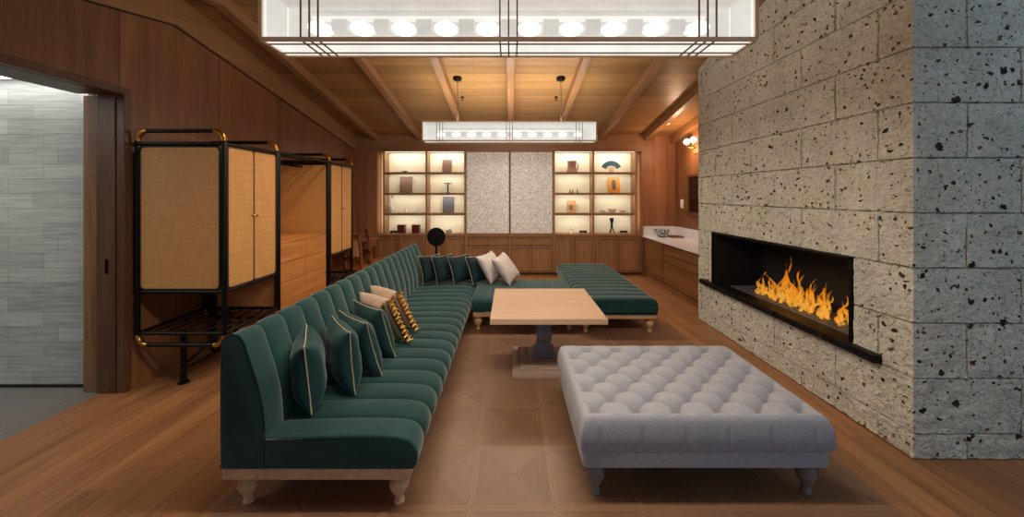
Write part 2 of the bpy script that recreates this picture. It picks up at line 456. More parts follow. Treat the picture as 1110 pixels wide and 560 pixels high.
# ceiling
cm = MB()
def ceil_strip(x0, x1, y0, y1):
    cm.prism([(y0, ceil_z(y0)), (y1, ceil_z(y1)), (y1, ceil_z(y1) + .08), (y0, ceil_z(y0) + .08)], 'X', x0, x1)
ceil_strip(XL - .1, 2.518, RY, D + .5); ceil_strip(XL - .1, 2.518, -2.5, RY); ceil_strip(2.518, XR + .1, 4.753, D + .5)
struct('ceiling', cm, M['ceiling'], 'sloping ceiling of oak boards')
for i in range(-3, 4):
    x = i * .934; y0 = 4.76 if x > 2.5 else -2.5
    poly = []
    ys = [y0] + ([RY] if y0 < RY else []) + [D]
    poly = [(y, ceil_z(y) - .115) for y in ys] + [(y, ceil_z(y) + .01) for y in ys[::-1]]
    w = .05
    struct('ceiling_beam' if i == -3 else 'ceiling_beam.%03d' % (i + 3), MB().prism(poly, 'X', x - w, x + w), M['beam'], 'oak beam on the sloping ceiling', bevel=.006)
# left wall with the doorway
DH = 2.49; D0, D1 = 1.25, 2.958
def wallpoly(y0, y1, z0):
    ys = [y0] + ([RY] if y0 < RY < y1 else []) + [y1]
    return [(y0, z0), (y1, z0)] + [(y, ceil_z(y)) for y in ys[::-1]]
wl = MB().prism(wallpoly(D1 + .045, D + .3, 0), 'X', XL - .35, XL).prism(wallpoly(D0, D1 + .045, DH + .05), 'X', XL - .35, XL).prism(wallpoly(-2.5, D0, 0), 'X', XL - .35, XL)
struct('wall_left', wl, M['wall'], 'left wall of vertical wood veneer')
# door casing: deep jamb in two steps, header
struct('door_1', MB().box(XL - .36, XL - .225, D1 + .02, D1 + .05, 0, DH), M['jamb'], 'oak lining of the doorway in the left wall', bevel=.004)
dj = MB().box(XL - .215, XL - .06, D1 - .01, D1 + .05, 0, DH).box(XL - .05, XL + .014, D1 - .005, D1 + .055, 0, DH + .06)
dj.box(XL - .05, XL + .014, D0, D1 - .004, DH, DH + .06).box(XL - .36, XL - .06, D0, D1 - .02, DH, DH + .05)
struct('trim_1', dj, M['jambd'], 'dark wood casing of the doorway', bevel=.004)
struct('trim_2', MB().box(XL - .13, XL - .118, D1 - .022, D1 - .009, 1.0, 1.12), M['black'], 'small black latch plate on the door casing')
# sloping board along the top of the left wall
gz = lambda y: ceil_z(y) - .30
ys = [-2.5, RY, D]
poly = [(y, gz(y)) for y in ys] + [(y, ceil_z(y)) for y in ys[::-1]]
struct('trim_3', MB().prism(poly, 'X', XL, XL + .03), M['beam'], 'sloping board along the top of the left wall', bevel=.004)
poly = [(y, gz(y) - .012) for y in ys] + [(y, gz(y)) for y in ys[::-1]]
struct('trim_4', MB().prism(poly, 'X', XL, XL + .008), M['soot'], 'dark groove under the sloping board')
# hall beyond the doorway
struct('wall_hall', bx(-6.5, XL - .35, 3.06, 3.2, 0, 2.75), M['greytile'], 'grey split tile wall of the hall')
struct('ceiling_hall', bx(-6.5, XL - .35, -2.5, 3.06, 2.66, 2.72), M['beam'], 'wood ceiling of the hall')
struct('baseboard_hall', bx(-6.5, XL - .36, 3.045, 3.06, 0, .02), M['soot'], 'dark line at the foot of the hall wall')
struct('wall_hall_side', bx(-6.5, -6.4, -2.5, 3.06, 0, 2.7), M['greytile'], 'side wall of the hall')
tag(obj('ceiling_strip_light', bx(-6.4, XL - .37, 2.955, 2.995, 2.635, 2.66), M['hallled']), 'white strip light along the top of the grey hall wall', 'light')
# back wall
struct('wall_back', bx(-2.77, 2.74, D + .33, D + .42, 0, 2.93), M['wallx'], 'back wall behind the shelves')
struct('wall_back_left', bx(XL, -2.772, D, D + .42, 0, 2.93), M['wallx'], 'wood veneer pier left of the shelves')
struct('wall_back_right', bx(2.705, 2.74, D, D + .36, 0, 2.93), M['wallx'], 'wood veneer edge right of the shelves')
struct('trim_5', MB().prism([(D - .005, 2.556), (D + .33, 2.556), (D + .33, 2.9), (D - .005, 2.9)], 'X', XL, 2.76), M['frieze'], 'wide wood frieze above the shelves')
struct('wall_alcove', bx(2.74, XR + .1, D + .075, D + .2, 0, 2.93), M['wallx'], 'red wood wall of the counter alcove')
struct('wall_right', bx(XR, XR + .1, 4.75, D + .1, 0, 3.4), M['wall'], 'wood wall on the right behind the chimney')
ys = [4.75, D + .07]
struct('trim_6', MB().prism([(y, ceil_z(y) - .16) for y in ys] + [(y, ceil_z(y)) for y in ys[::-1]], 'X', XR - .12, XR), M['beam'], 'beam along the top of the right wall', bevel=.005)

# ------------------------------------------------------------------ fireplace
SX, SY0, SY1 = 2.518, 2.215, 4.751
fp = thing('fireplace', 'pitted pale stone block chimney breast with a wide black fire opening', 'fireplace', (SX, SY1, 0))
CH = .345; PL = .159
OY0, OY1, OZ0, OZ1 = 2.606, 4.435, .504, 1.194
sb = MB()
def patch(o, u, n, w, h, flat0, flat1):
    o, u, n = Vector(o), Vector(u), Vector(n)
    nu = max(4, int(w / .022)); nv = max(4, int(h / .022))
    us = [0, .0028, .0065] + [.0065 + (w - .013) * i / nu for i in range(1, nu)] + [w - .0065, w - .0028, w]
    vs_ = [0, .0028, .0065] + [.0065 + (h - .013) * i / nv for i in range(1, nv)] + [h - .0065, h - .0028, h]
    seed = Vector((R.random() * 50, R.random() * 50, 0))
    lift = R.uniform(0, .004)
    pts = []
    for b in vs_:
        for a in us:
            ea = min(99 if flat0 else a, 99 if flat1 else w - a, b, h - b)
            p = o + u * a + Vector((0, 0, b))
            cw = min((a if flat0 else 99), (w - a if flat1 else 99), .08) / .08
            k = noise.noise(p * 9 + seed) * .006 + noise.noise(p * 22 + seed) * .008 + lift
            dd = k * cw - (0 if ea > .005 else .018)
            pts.append(p + n * dd)
    W = len(us)
    sb.add(pts, [(j * W + i, j * W + i + 1, (j + 1) * W + i + 1, (j + 1) * W + i) for j in range(len(vs_) - 1) for i in range(W - 1)])
rows = [(0, PL)] + [(PL + CH * k, PL + CH * (k + 1)) for k in range(10)]
for k, (z0, z1) in enumerate(rows):
    off = .53 if k % 2 else .21
    cuts = [SY0] + [SY0 + off + .345 * 2 * j * .93 for j in range(5)]
    cuts = [c for c in cuts if c < SY1 - .05] + [SY1]
    if k == 0: n_in = -.0
    inside = z0 >= OZ0 - .01 and z1 <= OZ1 + .01
    segs = []
    for a, b in zip(cuts, cuts[1:]):
        if inside:
            if b <= OY0 or a >= OY1: segs.append((a, b))
            else:
                if a < OY0: segs.append((a, OY0))
                if b > OY1: segs.append((OY1, b))
        else: segs.append((a, b))
    for a, b in segs:
        patch((SX, b, z0), (0, -1, 0), (-1, 0, 0), b - a, z1 - z0, False, abs(a - SY0) < 1e-6)
    offf = .335 if k % 2 == 0 else .67
    cx = [SX] + [SX + offf + .67 * j for j in range(4)]
    cx = [c for c in cx if c < 4.55] + [4.6]
    for a, b in zip(cx, cx[1:]):
        patch((a, SY0, z0), (1, 0, 0), (0, -1, 0), b - a, z1 - z0, abs(a - SX) < 1e-6, False)
    for a, b in ((SX, SX + .5), (SX + .5, 3.44)):     # far end of the mass
        patch((b, SY1, z0), (-1, 0, 0), (0, 1, 0), b - a, z1 - z0, False, a == SX)
obj('stone_blocks', sb, M['stone'], fp, smooth=50)
e = .017; ZT = rows[-1][1]
core = MB().box(SX + e, 4.58, SY0 + e, OY0 - .002, 0, ZT).box(SX + e, 4.58, OY1 + .002, SY1 - e, 0, ZT)
core.box(SX + e, 4.58, OY0 - .002, OY1 + .002, 0, OZ0).box(SX + e, 4.58, OY0 - .002, OY1 + .002, OZ1, ZT).box(3.1, 4.58, OY0 - .002, OY1 + .002, OZ0, OZ1)
obj('mortar_core', core, plain('grey_mortar', (92, 86, 76), .9), fp)
fb = MB().box(SX + .012, 3.08, OY0 - .001, OY0 + .012, OZ0, OZ1).box(SX + .012, 3.08, OY1 - .012, OY1 + .001, OZ0, OZ1)
fb.box(SX + .012, 3.08, OY0, OY1, OZ1 - .012, OZ1 + .001).box(3.06, 3.09, OY0, OY1, OZ0, OZ1).box(SX + .012, 3.08, OY0, OY1, OZ0 - .001, .53)
obj('firebox', fb, M['soot'], fp)
obj('firebox_frame', MB().box(SX - .006, SX + .02, OY0, OY0 + .03, OZ0, OZ1).box(SX - .006, SX + .02, OY0, OY1, OZ1 - .02, OZ1).box(SX - .006, SX + .02, OY1 - .015, OY1, OZ0, OZ1), M['black'], fp, bevel=.003)
lg = MB(); NL = 60
def ledge_pt(i, z, side):
    y = 2.40 + (4.62 - 2.40) * i / NL
    return (SX - .062 + noise.noise(Vector((0, y * 14, z * 20))) * .007 if side else SX + .10, y, z)
vs = []
for i in range(NL + 1): vs += [ledge_pt(i, .512, 0), ledge_pt(i, .512, 1), ledge_pt(i, .54, 1), ledge_pt(i, .566, 1), ledge_pt(i, .566, 0)]
fs = [(i * 5 + k, i * 5 + (k + 1) % 5, (i + 1) * 5 + (k + 1) % 5, (i + 1) * 5 + k) for i in range(NL) for k in range(5)] + [(0, 1, 2, 3, 4), tuple(NL * 5 + k for k in range(5))]
obj('hearth_ledge', MB().add(vs, fs), M['marble'], fp, bevel=.003)
bt = MB().box(2.62, 2.98, 2.66, 4.25, .53, .555)
for i in range(7):
    x = 2.63 + i * .055
    bt.box(x, x + .03, 2.66, 4.25, .555, .572)
obj('burner_tray', bt, M['grate'], fp, bevel=.003)
# fire
fire = thing('fire', 'orange and yellow flames burning in the black fire opening', 'fire', (2.78, 3.4, .572))
tongues = [(3.98, .10, .02), (3.93, .26, .03), (3.88, .16, -.02), (3.82, .14, .03), (3.74, .20, .02), (3.68, .26, -.03), (3.60, .30, .02), (3.54, .47, .03), (3.50, .36, -.05), (3.44, .33, .04), (3.38, .30, .05), (3.33, .26, .06),
           (3.27, .22, -.03), (3.21, .25, .05), (3.16, .20, .03), (3.11, .34, .04), (3.08, .16, -.03), (3.02, .13, .05), (2.97, .10, .04), (2.90, .19, -.07), (2.86, .08, .02), (2.82, .12, -.02), (2.77, .06, .02),
           (3.64, .18, .05), (3.47, .24, .0), (3.40, .18, -.04), (3.30, .16, .02), (3.58, .20, -.04), (3.86, .12, .04), (3.18, .14, -.03)]
tongues += [(3.25, .30, .06), (3.14, .26, -.02), (3.36, .24, .05), (3.05, .22, .03), (3.72, .16, -.03), (3.44, .42, -.04), (3.56, .34, .06), (2.94, .15, .03), (3.80, .20, -.02), (3.29, .22, -.06)]
for j, (y, h, sw) in enumerate(tongues):
    fm = MB(); n = 26; x = 2.76 + R.uniform(-.07, .10); ph = R.uniform(0, 6)
    for br in range(2):
        hh = h * (1 if br == 0 else R.uniform(.45, .75)); p2 = ph + br * 2.2; amp = R.uniform(.03, .055)
        pts = []; rs = []
        for i in range(n + 1):
            t = i / n
            pts.append((x + .03 * math.sin(p2 * 1.7 + 5 * t) * t, y - sw * 1.2 * t + amp * (math.sin(p2 + 7.5 * t) - math.sin(p2)) * (.35 + .65 * t) * min(1, hh * 4), .566 + hh * t))
            rs.append(max(.0012, (.012 + .028 * hh) * (math.sin(PI * min(1, .25 + .75 * t)) ** .9) * (1 - .35 * t) * (1 + .35 * math.sin(p2 * 2 + 11 * t))))
        fm.tube(pts, rs, 10)
    obj('flame', fm, M['flame'], fire, smooth=180)

# ------------------------------------------------------------------ seating helpers
def sweep(prof, a0, a1, n, depth, place, w=None, rnd=.02, samples=(0, .05, .13, .27, .5, .73, .87, .95)):
    """upholstered channel sweep of a closed outline, pinched at n-1 seams"""
    P = [Vector((p[0], p[1])) for p in prof]; m = len(P)
    N = []
    for i in range(m):
        t = (P[(i + 1) % m] - P[i - 1]); N.append(Vector((-t.y, t.x)).normalized() if t.length > 1e-9 else Vector((0, 1)))
    rings = []
    L = (a1 - a0) / n
    def ring(a, off):
        return [place(*(P[i] + N[i] * off * (w[i] if w else 1)), a) for i in range(m)]
    def ringi(a, off): return [place(*(P[i] + N[i] * off), a) for i in range(m)]
    for q in range(5):
        th = PI / 2 * q / 5; rings.append(ringi(a0 + rnd * (1 - math.sin(th)), 0) if False else ringi(a0 + rnd * (1 - math.cos(th)), -rnd * (1 - math.sin(th))))
    for c in range(n):
        for t in samples:
            if c == 0 and t * L <= rnd: continue
            if c == n - 1 and (1 - t) * L <= rnd: continue
            tt = t
            if c == 0: tt = max(t, .5)
            if c == n - 1: tt = min(t, .5)
            if c == 0 and t < .5: tt = .5
            if c == n - 1 and t > .5: tt = .5
            b = -depth * (1 - math.sqrt(max(0, 1 - (2 * tt - 1) ** 2)))
            rings.append(ring(a0 + (c + t) * L, b))
    for q in range(4, -1, -1):
        th = PI / 2 * q / 5; rings.append(ringi(a1 - rnd * (1 - math.cos(th)), -rnd * (1 - math.sin(th))))
    vs = [p for r in rings for p in r]; k = len(rings)
    fs = [(i * m + j, i * m + (j + 1) % m, (i + 1) * m + (j + 1) % m, (i + 1) * m + j) for i in range(k - 1) for j in range(m)]
    fs += [tuple(range(m))[::-1], tuple((k - 1) * m + j for j in range(m))]
    return MB().add(vs, fs)
LEG = [(.010, 0), (.022, .002), (.024, .012), (.017, .022), (.020, .030), (.016, .036), (.022, .050), (.036, .075), (.044, .100), (.042, .118), (.030, .134), (.026, .140), (.040, .150), (.042, .170)]
def leg(parent, x, y, zt, mat, s=1.2):
    return obj('leg', MB().lathe([(r * s, z * zt / .170) for r, z in LEG], (x, y, 0), 16), mat, parent, smooth=60)

# long sofa
S0, S1 = 1.84, 5.33
sofa = thing('sofa', 'long green velvet channel-tufted sofa with a backrest along the left side', 'sofa', (-1.0, 3.5, 0))
seat = smoothpoly([(-1.2785, .385), (-1.24, .390), (-1.10, .396), (-.90, .402), (-.72, .402), (-.60, .396), (-.53, .376), (-.492, .335), (-.482, .29), (-.490, .25), (-.508, .225)], 3) + [(-1.2785, .225)]
obj('seat', sweep(seat, S0, S1, 19, .028, lambda u, z, a: (u, a, z), [1] * (len(seat) - 1) + [0], rnd=.010), M['velvet'], sofa, smooth=50)
back = [(-1.512, .225)] + smoothpoly([(-1.512, .26), (-1.514, .60), (-1.512, .82), (-1.500, .890), (-1.465, .922), (-1.425, .922), (-1.392, .890), (-1.362, .80), (-1.322, .68), (-1.292, .55), (-1.280, .42), (-1.278, .34)], 3) + [(-1.278, .225)]
obj('backrest', sweep(back, S0, S1, 19, .024, lambda u, z, a: (u, a, z), [0] + [0] * 6 + [1] * (len(back) - 8) + [0], rnd=.010), M['velvet'], sofa, smooth=50)
obj('plinth', bx(-1.505, -.525, S0 + .005, S1 - .005, .165, .226), M['paleoaky'], sofa, bevel=.008)
for y in (S0 + .07, 3.0, 4.15, S1 - .08):
    for x in (-1.41, -.60): leg(sofa, x, y, .168, M['paleoak'])
pp = [(x, S0 + .004, z) for x, z in back[8:-4]]
obj('piping', MB().tube(pp, .004, 6), M['velvetd'], sofa, smooth=180)

# bench across the back
B0, B1 = 4.30, 5.36
bench = thing('bench', 'green velvet backless bench section between the long sofa and the daybed', 'bench', (.15, 4.8, 0))
bp = smoothpoly([(B1 - .02, .225), (B1, .27), (B1 - .005, .34), (B1 - .04, .385), (B1 - .15, .398), (4.83, .402), (B0 + .15, .398), (B0 + .05, .385), (B0 + .01, .345), (B0, .28), (B0 + .015, .225)], 3)
bp = bp[::-1]
obj('seat', sweep(bp, -.468, .80, 7, .016, lambda u, z, a: (a, u, z), None), M['velvetd'] if False else M['velvet'], bench, smooth=60)
obj('plinth', bx(-.46, .795, B0 + .02, B1 - .02, .165, .226), M['paleoak'], bench, bevel=.008)
for x in (-.40, .725):
    for y in (B0 + .075, B1 - .09): leg(bench, x, y, .168, M['paleoak'])
# daybed
Y0, Y1 = 4.19, 6.37
day = thing('daybed', 'wide dark green velvet daybed on the right in front of the cabinets', 'daybed', (1.29, 5.2, 0))
dp = smoothpoly([(.84, .225), (.822, .28), (.826, .36), (.86, .41), (.95, .425), (1.29, .43), (1.63, .425), (1.725, .41), (1.757, .36), (1.762, .28), (1.745, .225)], 3)
obj('seat', sweep(dp, Y0, Y1, 12, .016, lambda u, z, a: (u, a, z), None, rnd=.035), M['velvet'], day, smooth=60)
obj('plinth', bx(.845, 1.742, Y0 + .03, Y1 - .03, .175, .226), M['paleoak'], day, bevel=.008)
for x in (.905, 1.685):
    for y in (Y0 + .10, Y1 - .10): leg(day, x, y, .178, M['paleoak'])

# ottoman
ot = thing('ottoman', 'large square grey linen ottoman with deep button tufting on turned legs', 'ottoman', (1.05, 2.37, 0))
ox0, ox1, oy0, oy1 = .385, 1.725, 1.895, 2.835
bxs = [ox0 + .095 + .23 * i for i in range(6)]; by0 = oy0 + .095
nrow = 8; rowh = (oy1 - oy0 - .185) / (nrow - 1)
def tuft(x, y):
    a = (x - bxs[0]) / .115; b = (y - by0) / rowh
    p, q = (a + b) / 2, (a - b) / 2
    f = abs(math.sin(PI * p) * math.sin(PI * q)) ** .6
    i, j = round(p), round(q); px, py = bxs[0] + (i + j) * .115, by0 + (i - j) * rowh
    r = math.hypot(x - px, y - py)
    return f, r, px, py
def otop(u, v):
    x = ox0 + (ox1 - ox0) * u; y = oy0 + (oy1 - oy0) * v
    ex, ey = min(x - ox0, ox1 - x), min(y - oy0, oy1 - y)
    f, r, px, py = tuft(x, y)
    inside = (bxs[0] - .02 <= px <= bxs[-1] + .02) and (by0 - .02 <= py <= by0 + rowh * (nrow - 1) + .02)
    aa = (x - bxs[0]) / .115; bb = (y - by0) / rowh; p, q = (aa + bb) / 2, (aa - bb) / 2
    c = min(abs(p - round(p)), abs(q - round(q)))
    t = max(0, min(1, (min(ex, ey) - .010) / .075)); wgt = t * t * (3 - 2 * t)
    z = .470 - wgt * (.018 * (1 - f) + .012 * math.exp(-c / .06)) - (.062 * math.exp(-(r / .030) ** 1.3) if inside else 0)
    rad = .060
    def q(e): return 0 if e >= rad else rad - math.sqrt(max(0, rad * rad - (rad - e) ** 2))
    z -= min(rad, math.hypot(q(ex), q(ey)))
    return (x, y, z)
NU, NV = 230, 170
om = MB().grid(otop, NU, NV)
ring = [i for i in range(NU + 1)] + [j * (NU + 1) + NU for j in range(1, NV + 1)] + [NV * (NU + 1) + i for i in range(NU - 1, -1, -1)] + [j * (NU + 1) for j in range(NV - 1, 0, -1)]
base = ring; cxo, cyo = (ox0 + ox1) / 2, (oy0 + oy1) / 2
n0 = len(om.v)
for kz, (zz, outw) in enumerate(((.385, .006), (.34, .010), (.30, .008), (.276, .0), (.270, -.012))):
    for idx in base:
        x, y, z = om.v[idx]
        pl = 0
        if kz < 4:
            d = min(abs(((x - bxs[0]) / .23 + .5) % 1 - .5) * .23 if min(abs(y - oy0), abs(y - oy1)) < 1e-4 else 9, 9)
            d2 = abs(((y - by0) / (2 * rowh) + .5) % 1 - .5) * 2 * rowh if min(abs(x - ox0), abs(x - ox1)) < 1e-4 else 9
            pl = -.005 * math.exp(-(min(d, d2) / .012) ** 2)
        nx = (1 if x > ox1 - 1e-4 else -1 if x < ox0 + 1e-4 else 0); ny = (1 if y > oy1 - 1e-4 else -1 if y < oy0 + 1e-4 else 0)
        om.v.append((x + nx * (outw + pl), y + ny * (outw + pl), zz))
K = len(base)
prev = base
for kz in range(5):
    cur = [n0 + kz * K + i for i in range(K)]
    om.f += [(prev[i], prev[(i + 1) % K], cur[(i + 1) % K], cur[i]) for i in range(K)]
    prev = cur
obj('cushion', om, M['linen'], ot, smooth=180)
obj('skirt', MB().prism(rrect(ox0 + .004, ox1 - .004, oy0 + .004, oy1 - .004, .03), 'Z', .186, .274), M['linen'], ot, smooth=40, bevel=.006)
for j in range(nrow):
    for i in range(6):
        x = bxs[0] + (2 * i + j % 2) * .115; y = by0 + j * rowh
        if x > bxs[-1] + .02: continue
        obj('button', MB().lathe([(.011, -.004), (.013, .0), (.010, .006), (.002, .008)], (x, y, .384), 10), M['linen'], ot, smooth=180)
OLEG = plain('grey_painted_wood', (128, 116, 106), .6, 0, .2, 20)
for x in (ox0 + .085, ox1 - .085):
    for y in (oy0 + .075, oy1 - .075): leg(ot, x, y, .188, OLEG, 1.15)

# pedestal table
tb = thing('coffee_table', 'square pale oak topped table on a dark baluster pedestal with a stepped base', 'table', (.325, 3.49, 0))
obj('tabletop', bx(-.176, .826, 2.998, 3.982, .553, .603), M['tabletop'], tb, bevel=.004)
obj('tabletop_frame', bx(-.05, .70, 3.12, 3.86, .52, .553), M['tablebase'], tb, bevel=.004)
sq = math.sqrt(2)
prof = [(.10, .09), (.104, .10), (.104, .14), (.088, .15), (.072, .165), (.070, .195), (.056, .212), (.052, .222), (.066, .25), (.074, .28), (.074, .31), (.062, .345), (.055, .37), (.066, .38), (.066, .395), (.056, .405), (.060, .46), (.085, .50), (.11, .515), (.11, .521)]
obj('pedestal', MB().lathe([(r * sq, z) for r, z in prof], (.325, 3.49, 0), 4, PI / 4), M['pedestal'], tb, bevel=.006)
st = MB()
for hw, z0, z1 in ((.31, 0, .032), (.298, .032, .04), (.245, .04, .06), (.232, .06, .068), (.17, .068, .085), (.155, .085, .092)):
    st.box(.325 - hw, .325 + hw, 3.49 - hw, 3.49 + hw, z0, z1)
obj('stepped_base', st, M['tablebase'], tb, bevel=.005)

# ------------------------------------------------------------------ cushions
def cushion(name, label, B, e1, lean_dir, lean, size, thick, mat, pmat, group, roll=0, frill=None, wid=None):
    """a square cushion standing on its lower edge from corner B along e1, leaning towards lean_dir"""
    B = Vector(B); e1 = Vector((e1[0], e1[1], 0)).normalized(); ld = Vector((lean_dir[0], lean_dir[1], 0)).normalized()
    e2 = (Vector((0, 0, 1)) * math.cos(math.radians(lean)) + ld * math.sin(math.radians(lean))).normalized()
    e3 = e1.cross(e2)
    wd = wid or size
    rr = Matrix.Rotation(math.radians(roll), 3, e3); e1r = rr @ e1; e2r = rr @ e2
    o = thing(name, label, 'cushion', B, group)
    def P(u, v, s):
        cx = u * (1 - .10 * (1 - v * v) ** .8 * abs(u) ** 2); cy = v * (1 - .10 * (1 - u * u) ** .8 * abs(v) ** 2)
        th = thick / 2 * ((1 - u ** 4) * (1 - v ** 4)) ** .55 * (1 - .08 * (noise.noise(Vector((u * 1.7, v * 1.7, B.y * 5))) + .5))
        return B + e1r * (wd / 2 * (1 + cx)) + e2r * (size / 2 * (1 + cy)) + e3 * (s * th + .004 * noise.noise(Vector((u * 3, v * 3, B.x * 7))))
    n = 26
    def rm(t): return math.sin((t * 2 - 1) * PI / 2)
    m = MB(); m.grid(lambda a, b: P(rm(a), rm(b), 1), n, n)
    m2 = MB(); m2.grid(lambda a, b: P(rm(1 - a), rm(b), -1), n, n)
    m.add(m2.v, m2.f)
    obj('cover', m, mat, o, smooth=180)
    edge = [P(rm(i / n), -1, 0) for i in range(n)] + [P(1, rm(i / n), 0) for i in range(n)] + [P(rm(1 - i / n), 1, 0) for i in range(n)] + [P(-1, rm(1 - i / n), 0) for i in range(n)]
    if frill:
        fr = MB(); K = 60; vs = []
        for i in range(K + 1):
            b = i / K; p = P(-1, -1 + 2 * b, 0)
            for j, (dd, am) in enumerate(((-.008, 0), (.025, .014), (.055, .026), (.080, .034))):
                vs.append(p - e1r * (dd + .006 * math.sin(i * 2.1)) + e3 * am * math.sin(i * .95 + j * .4))
        fr.add(vs, [(i * 4 + j, (i + 1) * 4 + j, (i + 1) * 4 + j + 1, i * 4 + j + 1) for i in range(K) for j in range(3)])
        fo = obj('frill', fr, frill, o, smooth=180)
        sm = fo.modifiers.new('thick', 'SOLIDIFY'); sm.thickness = .004
        for nm, u0, u1, mm in (('sequin_band', -.97, -.86, frill), ('pleated_band', -.84, -.15, M['pleat'])):
            bd = MB(); bd.grid(lambda a, b: P(u0 + (u1 - u0) * a, -.95 + 1.9 * b, -1) - e3 * (.005 + (.003 * math.sin(a * 40) if mm is not frill else 0)), 40, 24)
            bo = obj(nm, bd, mm, o, smooth=180); s2 = bo.modifiers.new('thick', 'SOLIDIFY'); s2.thickness = .003; s2.offset = 0
    else:
        obj('piping', MB().tube(edge, .0042, 6, closed=True), pmat, o, smooth=180)
    return o
g1 = 'green cushions on the long sofa'
zs = .405
cushion('cushion', 'green velvet cushion nearest the front end of the long sofa', (-1.135, 2.02, zs - .005), (-.22, .41), (-.6, -.8), 6, .40, .19, M['velvetp'], M['piping'], g1)
cushion('cushion', 'second green velvet cushion from the front of the long sofa', (-.97, 2.215, zs), (-.26, .30), (-.63, -.78), 5, .40, .17, M['velvetp'], M['piping'], g1, wid=.40)
cushion('cushion', 'third green velvet cushion from the front of the long sofa', (-.885, 2.445, zs), (-.32, .27), (-.63, -.78), 16, .41, .16, M['velvetp'], M['piping'], g1)
cushion('cushion', 'fourth green velvet cushion on the long sofa, right before the gold ones', (-.885, 2.73, zs), (-.34, .27), (-.63, -.78), 17, .41, .15, M['velvetp'], M['piping'], g1)
g2 = 'champagne frilled cushions on the long sofa'
cushion('cushion', 'front champagne satin cushion with gold sequin frill on the long sofa', (-.90, 3.03, zs + .01), (-.34, .27), (-.63, -.78), 26, .42, .17, M['satin'], None, g2, frill=M['gold'])
cushion('cushion', 'rear champagne satin cushion with gold sequin frill on the long sofa', (-.90, 3.27, zs + .01), (-.34, .27), (-.63, -.78), 26, .42, .16, M['satin'], None, g2, frill=M['gold'])
g3 = 'dark green cushions on the bench'
for i, (x, lab) in enumerate(((-1.225, 'dark green cushion in the sofa corner, leftmost of the back row'), (-1.03, 'second dark green cushion from the sofa corner in the back row'), (-.79, 'third dark green cushion from the sofa corner in the back row'), (-.53, 'dark green cushion in the back row beside the silver ones'))):
    cushion('cushion', lab, (x, 4.95, .405), (.70, .70), (-.7, .7), 20 + 2 * i, .40, .13, M['velvetd'], M['piping'], g3, wid=.36)
g4 = 'silver silk cushions on the bench'
cushion('cushion', 'silver silk cushion beside the dark green cushions on the bench', (-.27, 4.93, .41), (.49, .87), (-.87, .49), 33, .44, .16, M['silk'], M['silk'], g4, roll=4)
cushion('cushion', 'silver silk cushion at the right end of the cushion row', (-.01, 4.86, .41), (.40, .91), (-.91, .40), 37, .44, .16, M['silk'], M['silk'], g4, roll=6)

# ------------------------------------------------------------------ chandeliers
def chandelier():
    L, W, z0, z1 = 2.405, .2, 2.407, 2.668
    o = thing('chandelier', 'long box chandelier of lit ribbed glass nearest the camera', 'chandelier', (0, 0, 0), 'glass box chandeliers', local=True)
    x0, x1, y0, y1 = -L / 2, L / 2, -W / 2, W / 2
    f = MB(); b = .009
    for z in (z0, z1):
        for y in (y0, y1): f.box(x0, x1, y - b, y + b, z - b, z + b)
        for x in (x0, x1): f.box(x - b, x + b, y0, y1, z - b, z + b)
    for x in (x0, x1):
        for y in (y0, y1): f.box(x - b, x + b, y - b, y + b, z0, z1)
    obj('frame', f, M['bronze'], o, bevel=.002)
    g = MB(); c = .0035
    for xc in (-.965, 0, .965):
        for k in (-1, 0, 1):
            x = xc + k * .042
            for y in (y0 - .004, y1 + .004): g.box(x - c, x + c, y - c, y + c, z0, z1)
            g.box(x - c, x + c, y0, y1, z0 - .004 - c, z0 - .004 + c)
    for y in (y0 + .045, y1 - .045): g.box(x0, x1, y - c, y + c, z0 - .004 - c, z0 - .004 + c)
    obj('glazing_bars', g, M['darkbronze'], o)
    obj('front_pane', bx(x0 + .008, x1 - .008, y0 - .002, y0 + .002, z0 + .008, z1 - .008), M['pane'], o)
    obj('back_pane', bx(x0 + .008, x1 - .008, y1 - .002, y1 + .002, z0 + .008, z1 - .008), M['pane'], o)
    obj('end_pane', bx(x0 - .002, x0 + .002, y0 + .008, y1 - .008, z0 + .008, z1 - .008), M['pane'], o)
    obj('end_pane', bx(x1 - .002, x1 + .002, y0 + .008, y1 - .008, z0 + .008, z1 - .008), M['pane'], o)
    obj('bottom_pane', bx(x0 + .008, x1 - .008, y0 + .008, y1 - .008, z0 - .002, z0 + .002), M['panebot'], o)
    obj('spine', bx(x0 + .2, x1 - .2, -.02, .02, z0 + .165, z0 + .185), M['holder'], o, bevel=.004)
    obj('light_tube', MB().tube([(x0 + .2, 0, z0 + .148), (x1 - .2, 0, z0 + .148)], .014, 10), M['tube'], o, smooth=60)
    for i in range(10):
        x = -.965 + .2145 * i
        obj('bulb', MB().lathe([(.004, -.026), (.032, -.024), (.052, -.016), (.061, -.004), (.061, .006), (.052, .016), (.032, .024), (.016, .028), (.012, .05)], (x, 0, z0 + .095), 22), M['bulb'], o, smooth=180)
        xx = x + .107 if i < 9 else x + .107
        if i < 9: obj('lamp_holder', bx(xx - .040, xx + .040, -.03, .03, z0 + .075, z0 + .135), M['holder'], o, bevel=.006)
    ed = MB()
    for y in (y0 + .012, y1 - .012):
        ed.box(x0 + .01, x1 - .01, y - .003, y + .003, z0 + .010, z0 + .016)
        for x in (x0 + .013, x1 - .013): ed.box(x - .003, x + .003, y - .003, y + .003, z0 + .01, z1 - .01)
    obj('edge_light', ed, M['tube'], o)
    return o
ch1 = chandelier()
ch1.location = (-.01, 1.82, 0)
ch2 = dup(ch1, (-.016, 5.0, 0), 'long box chandelier of lit ribbed glass hanging near the shelves')
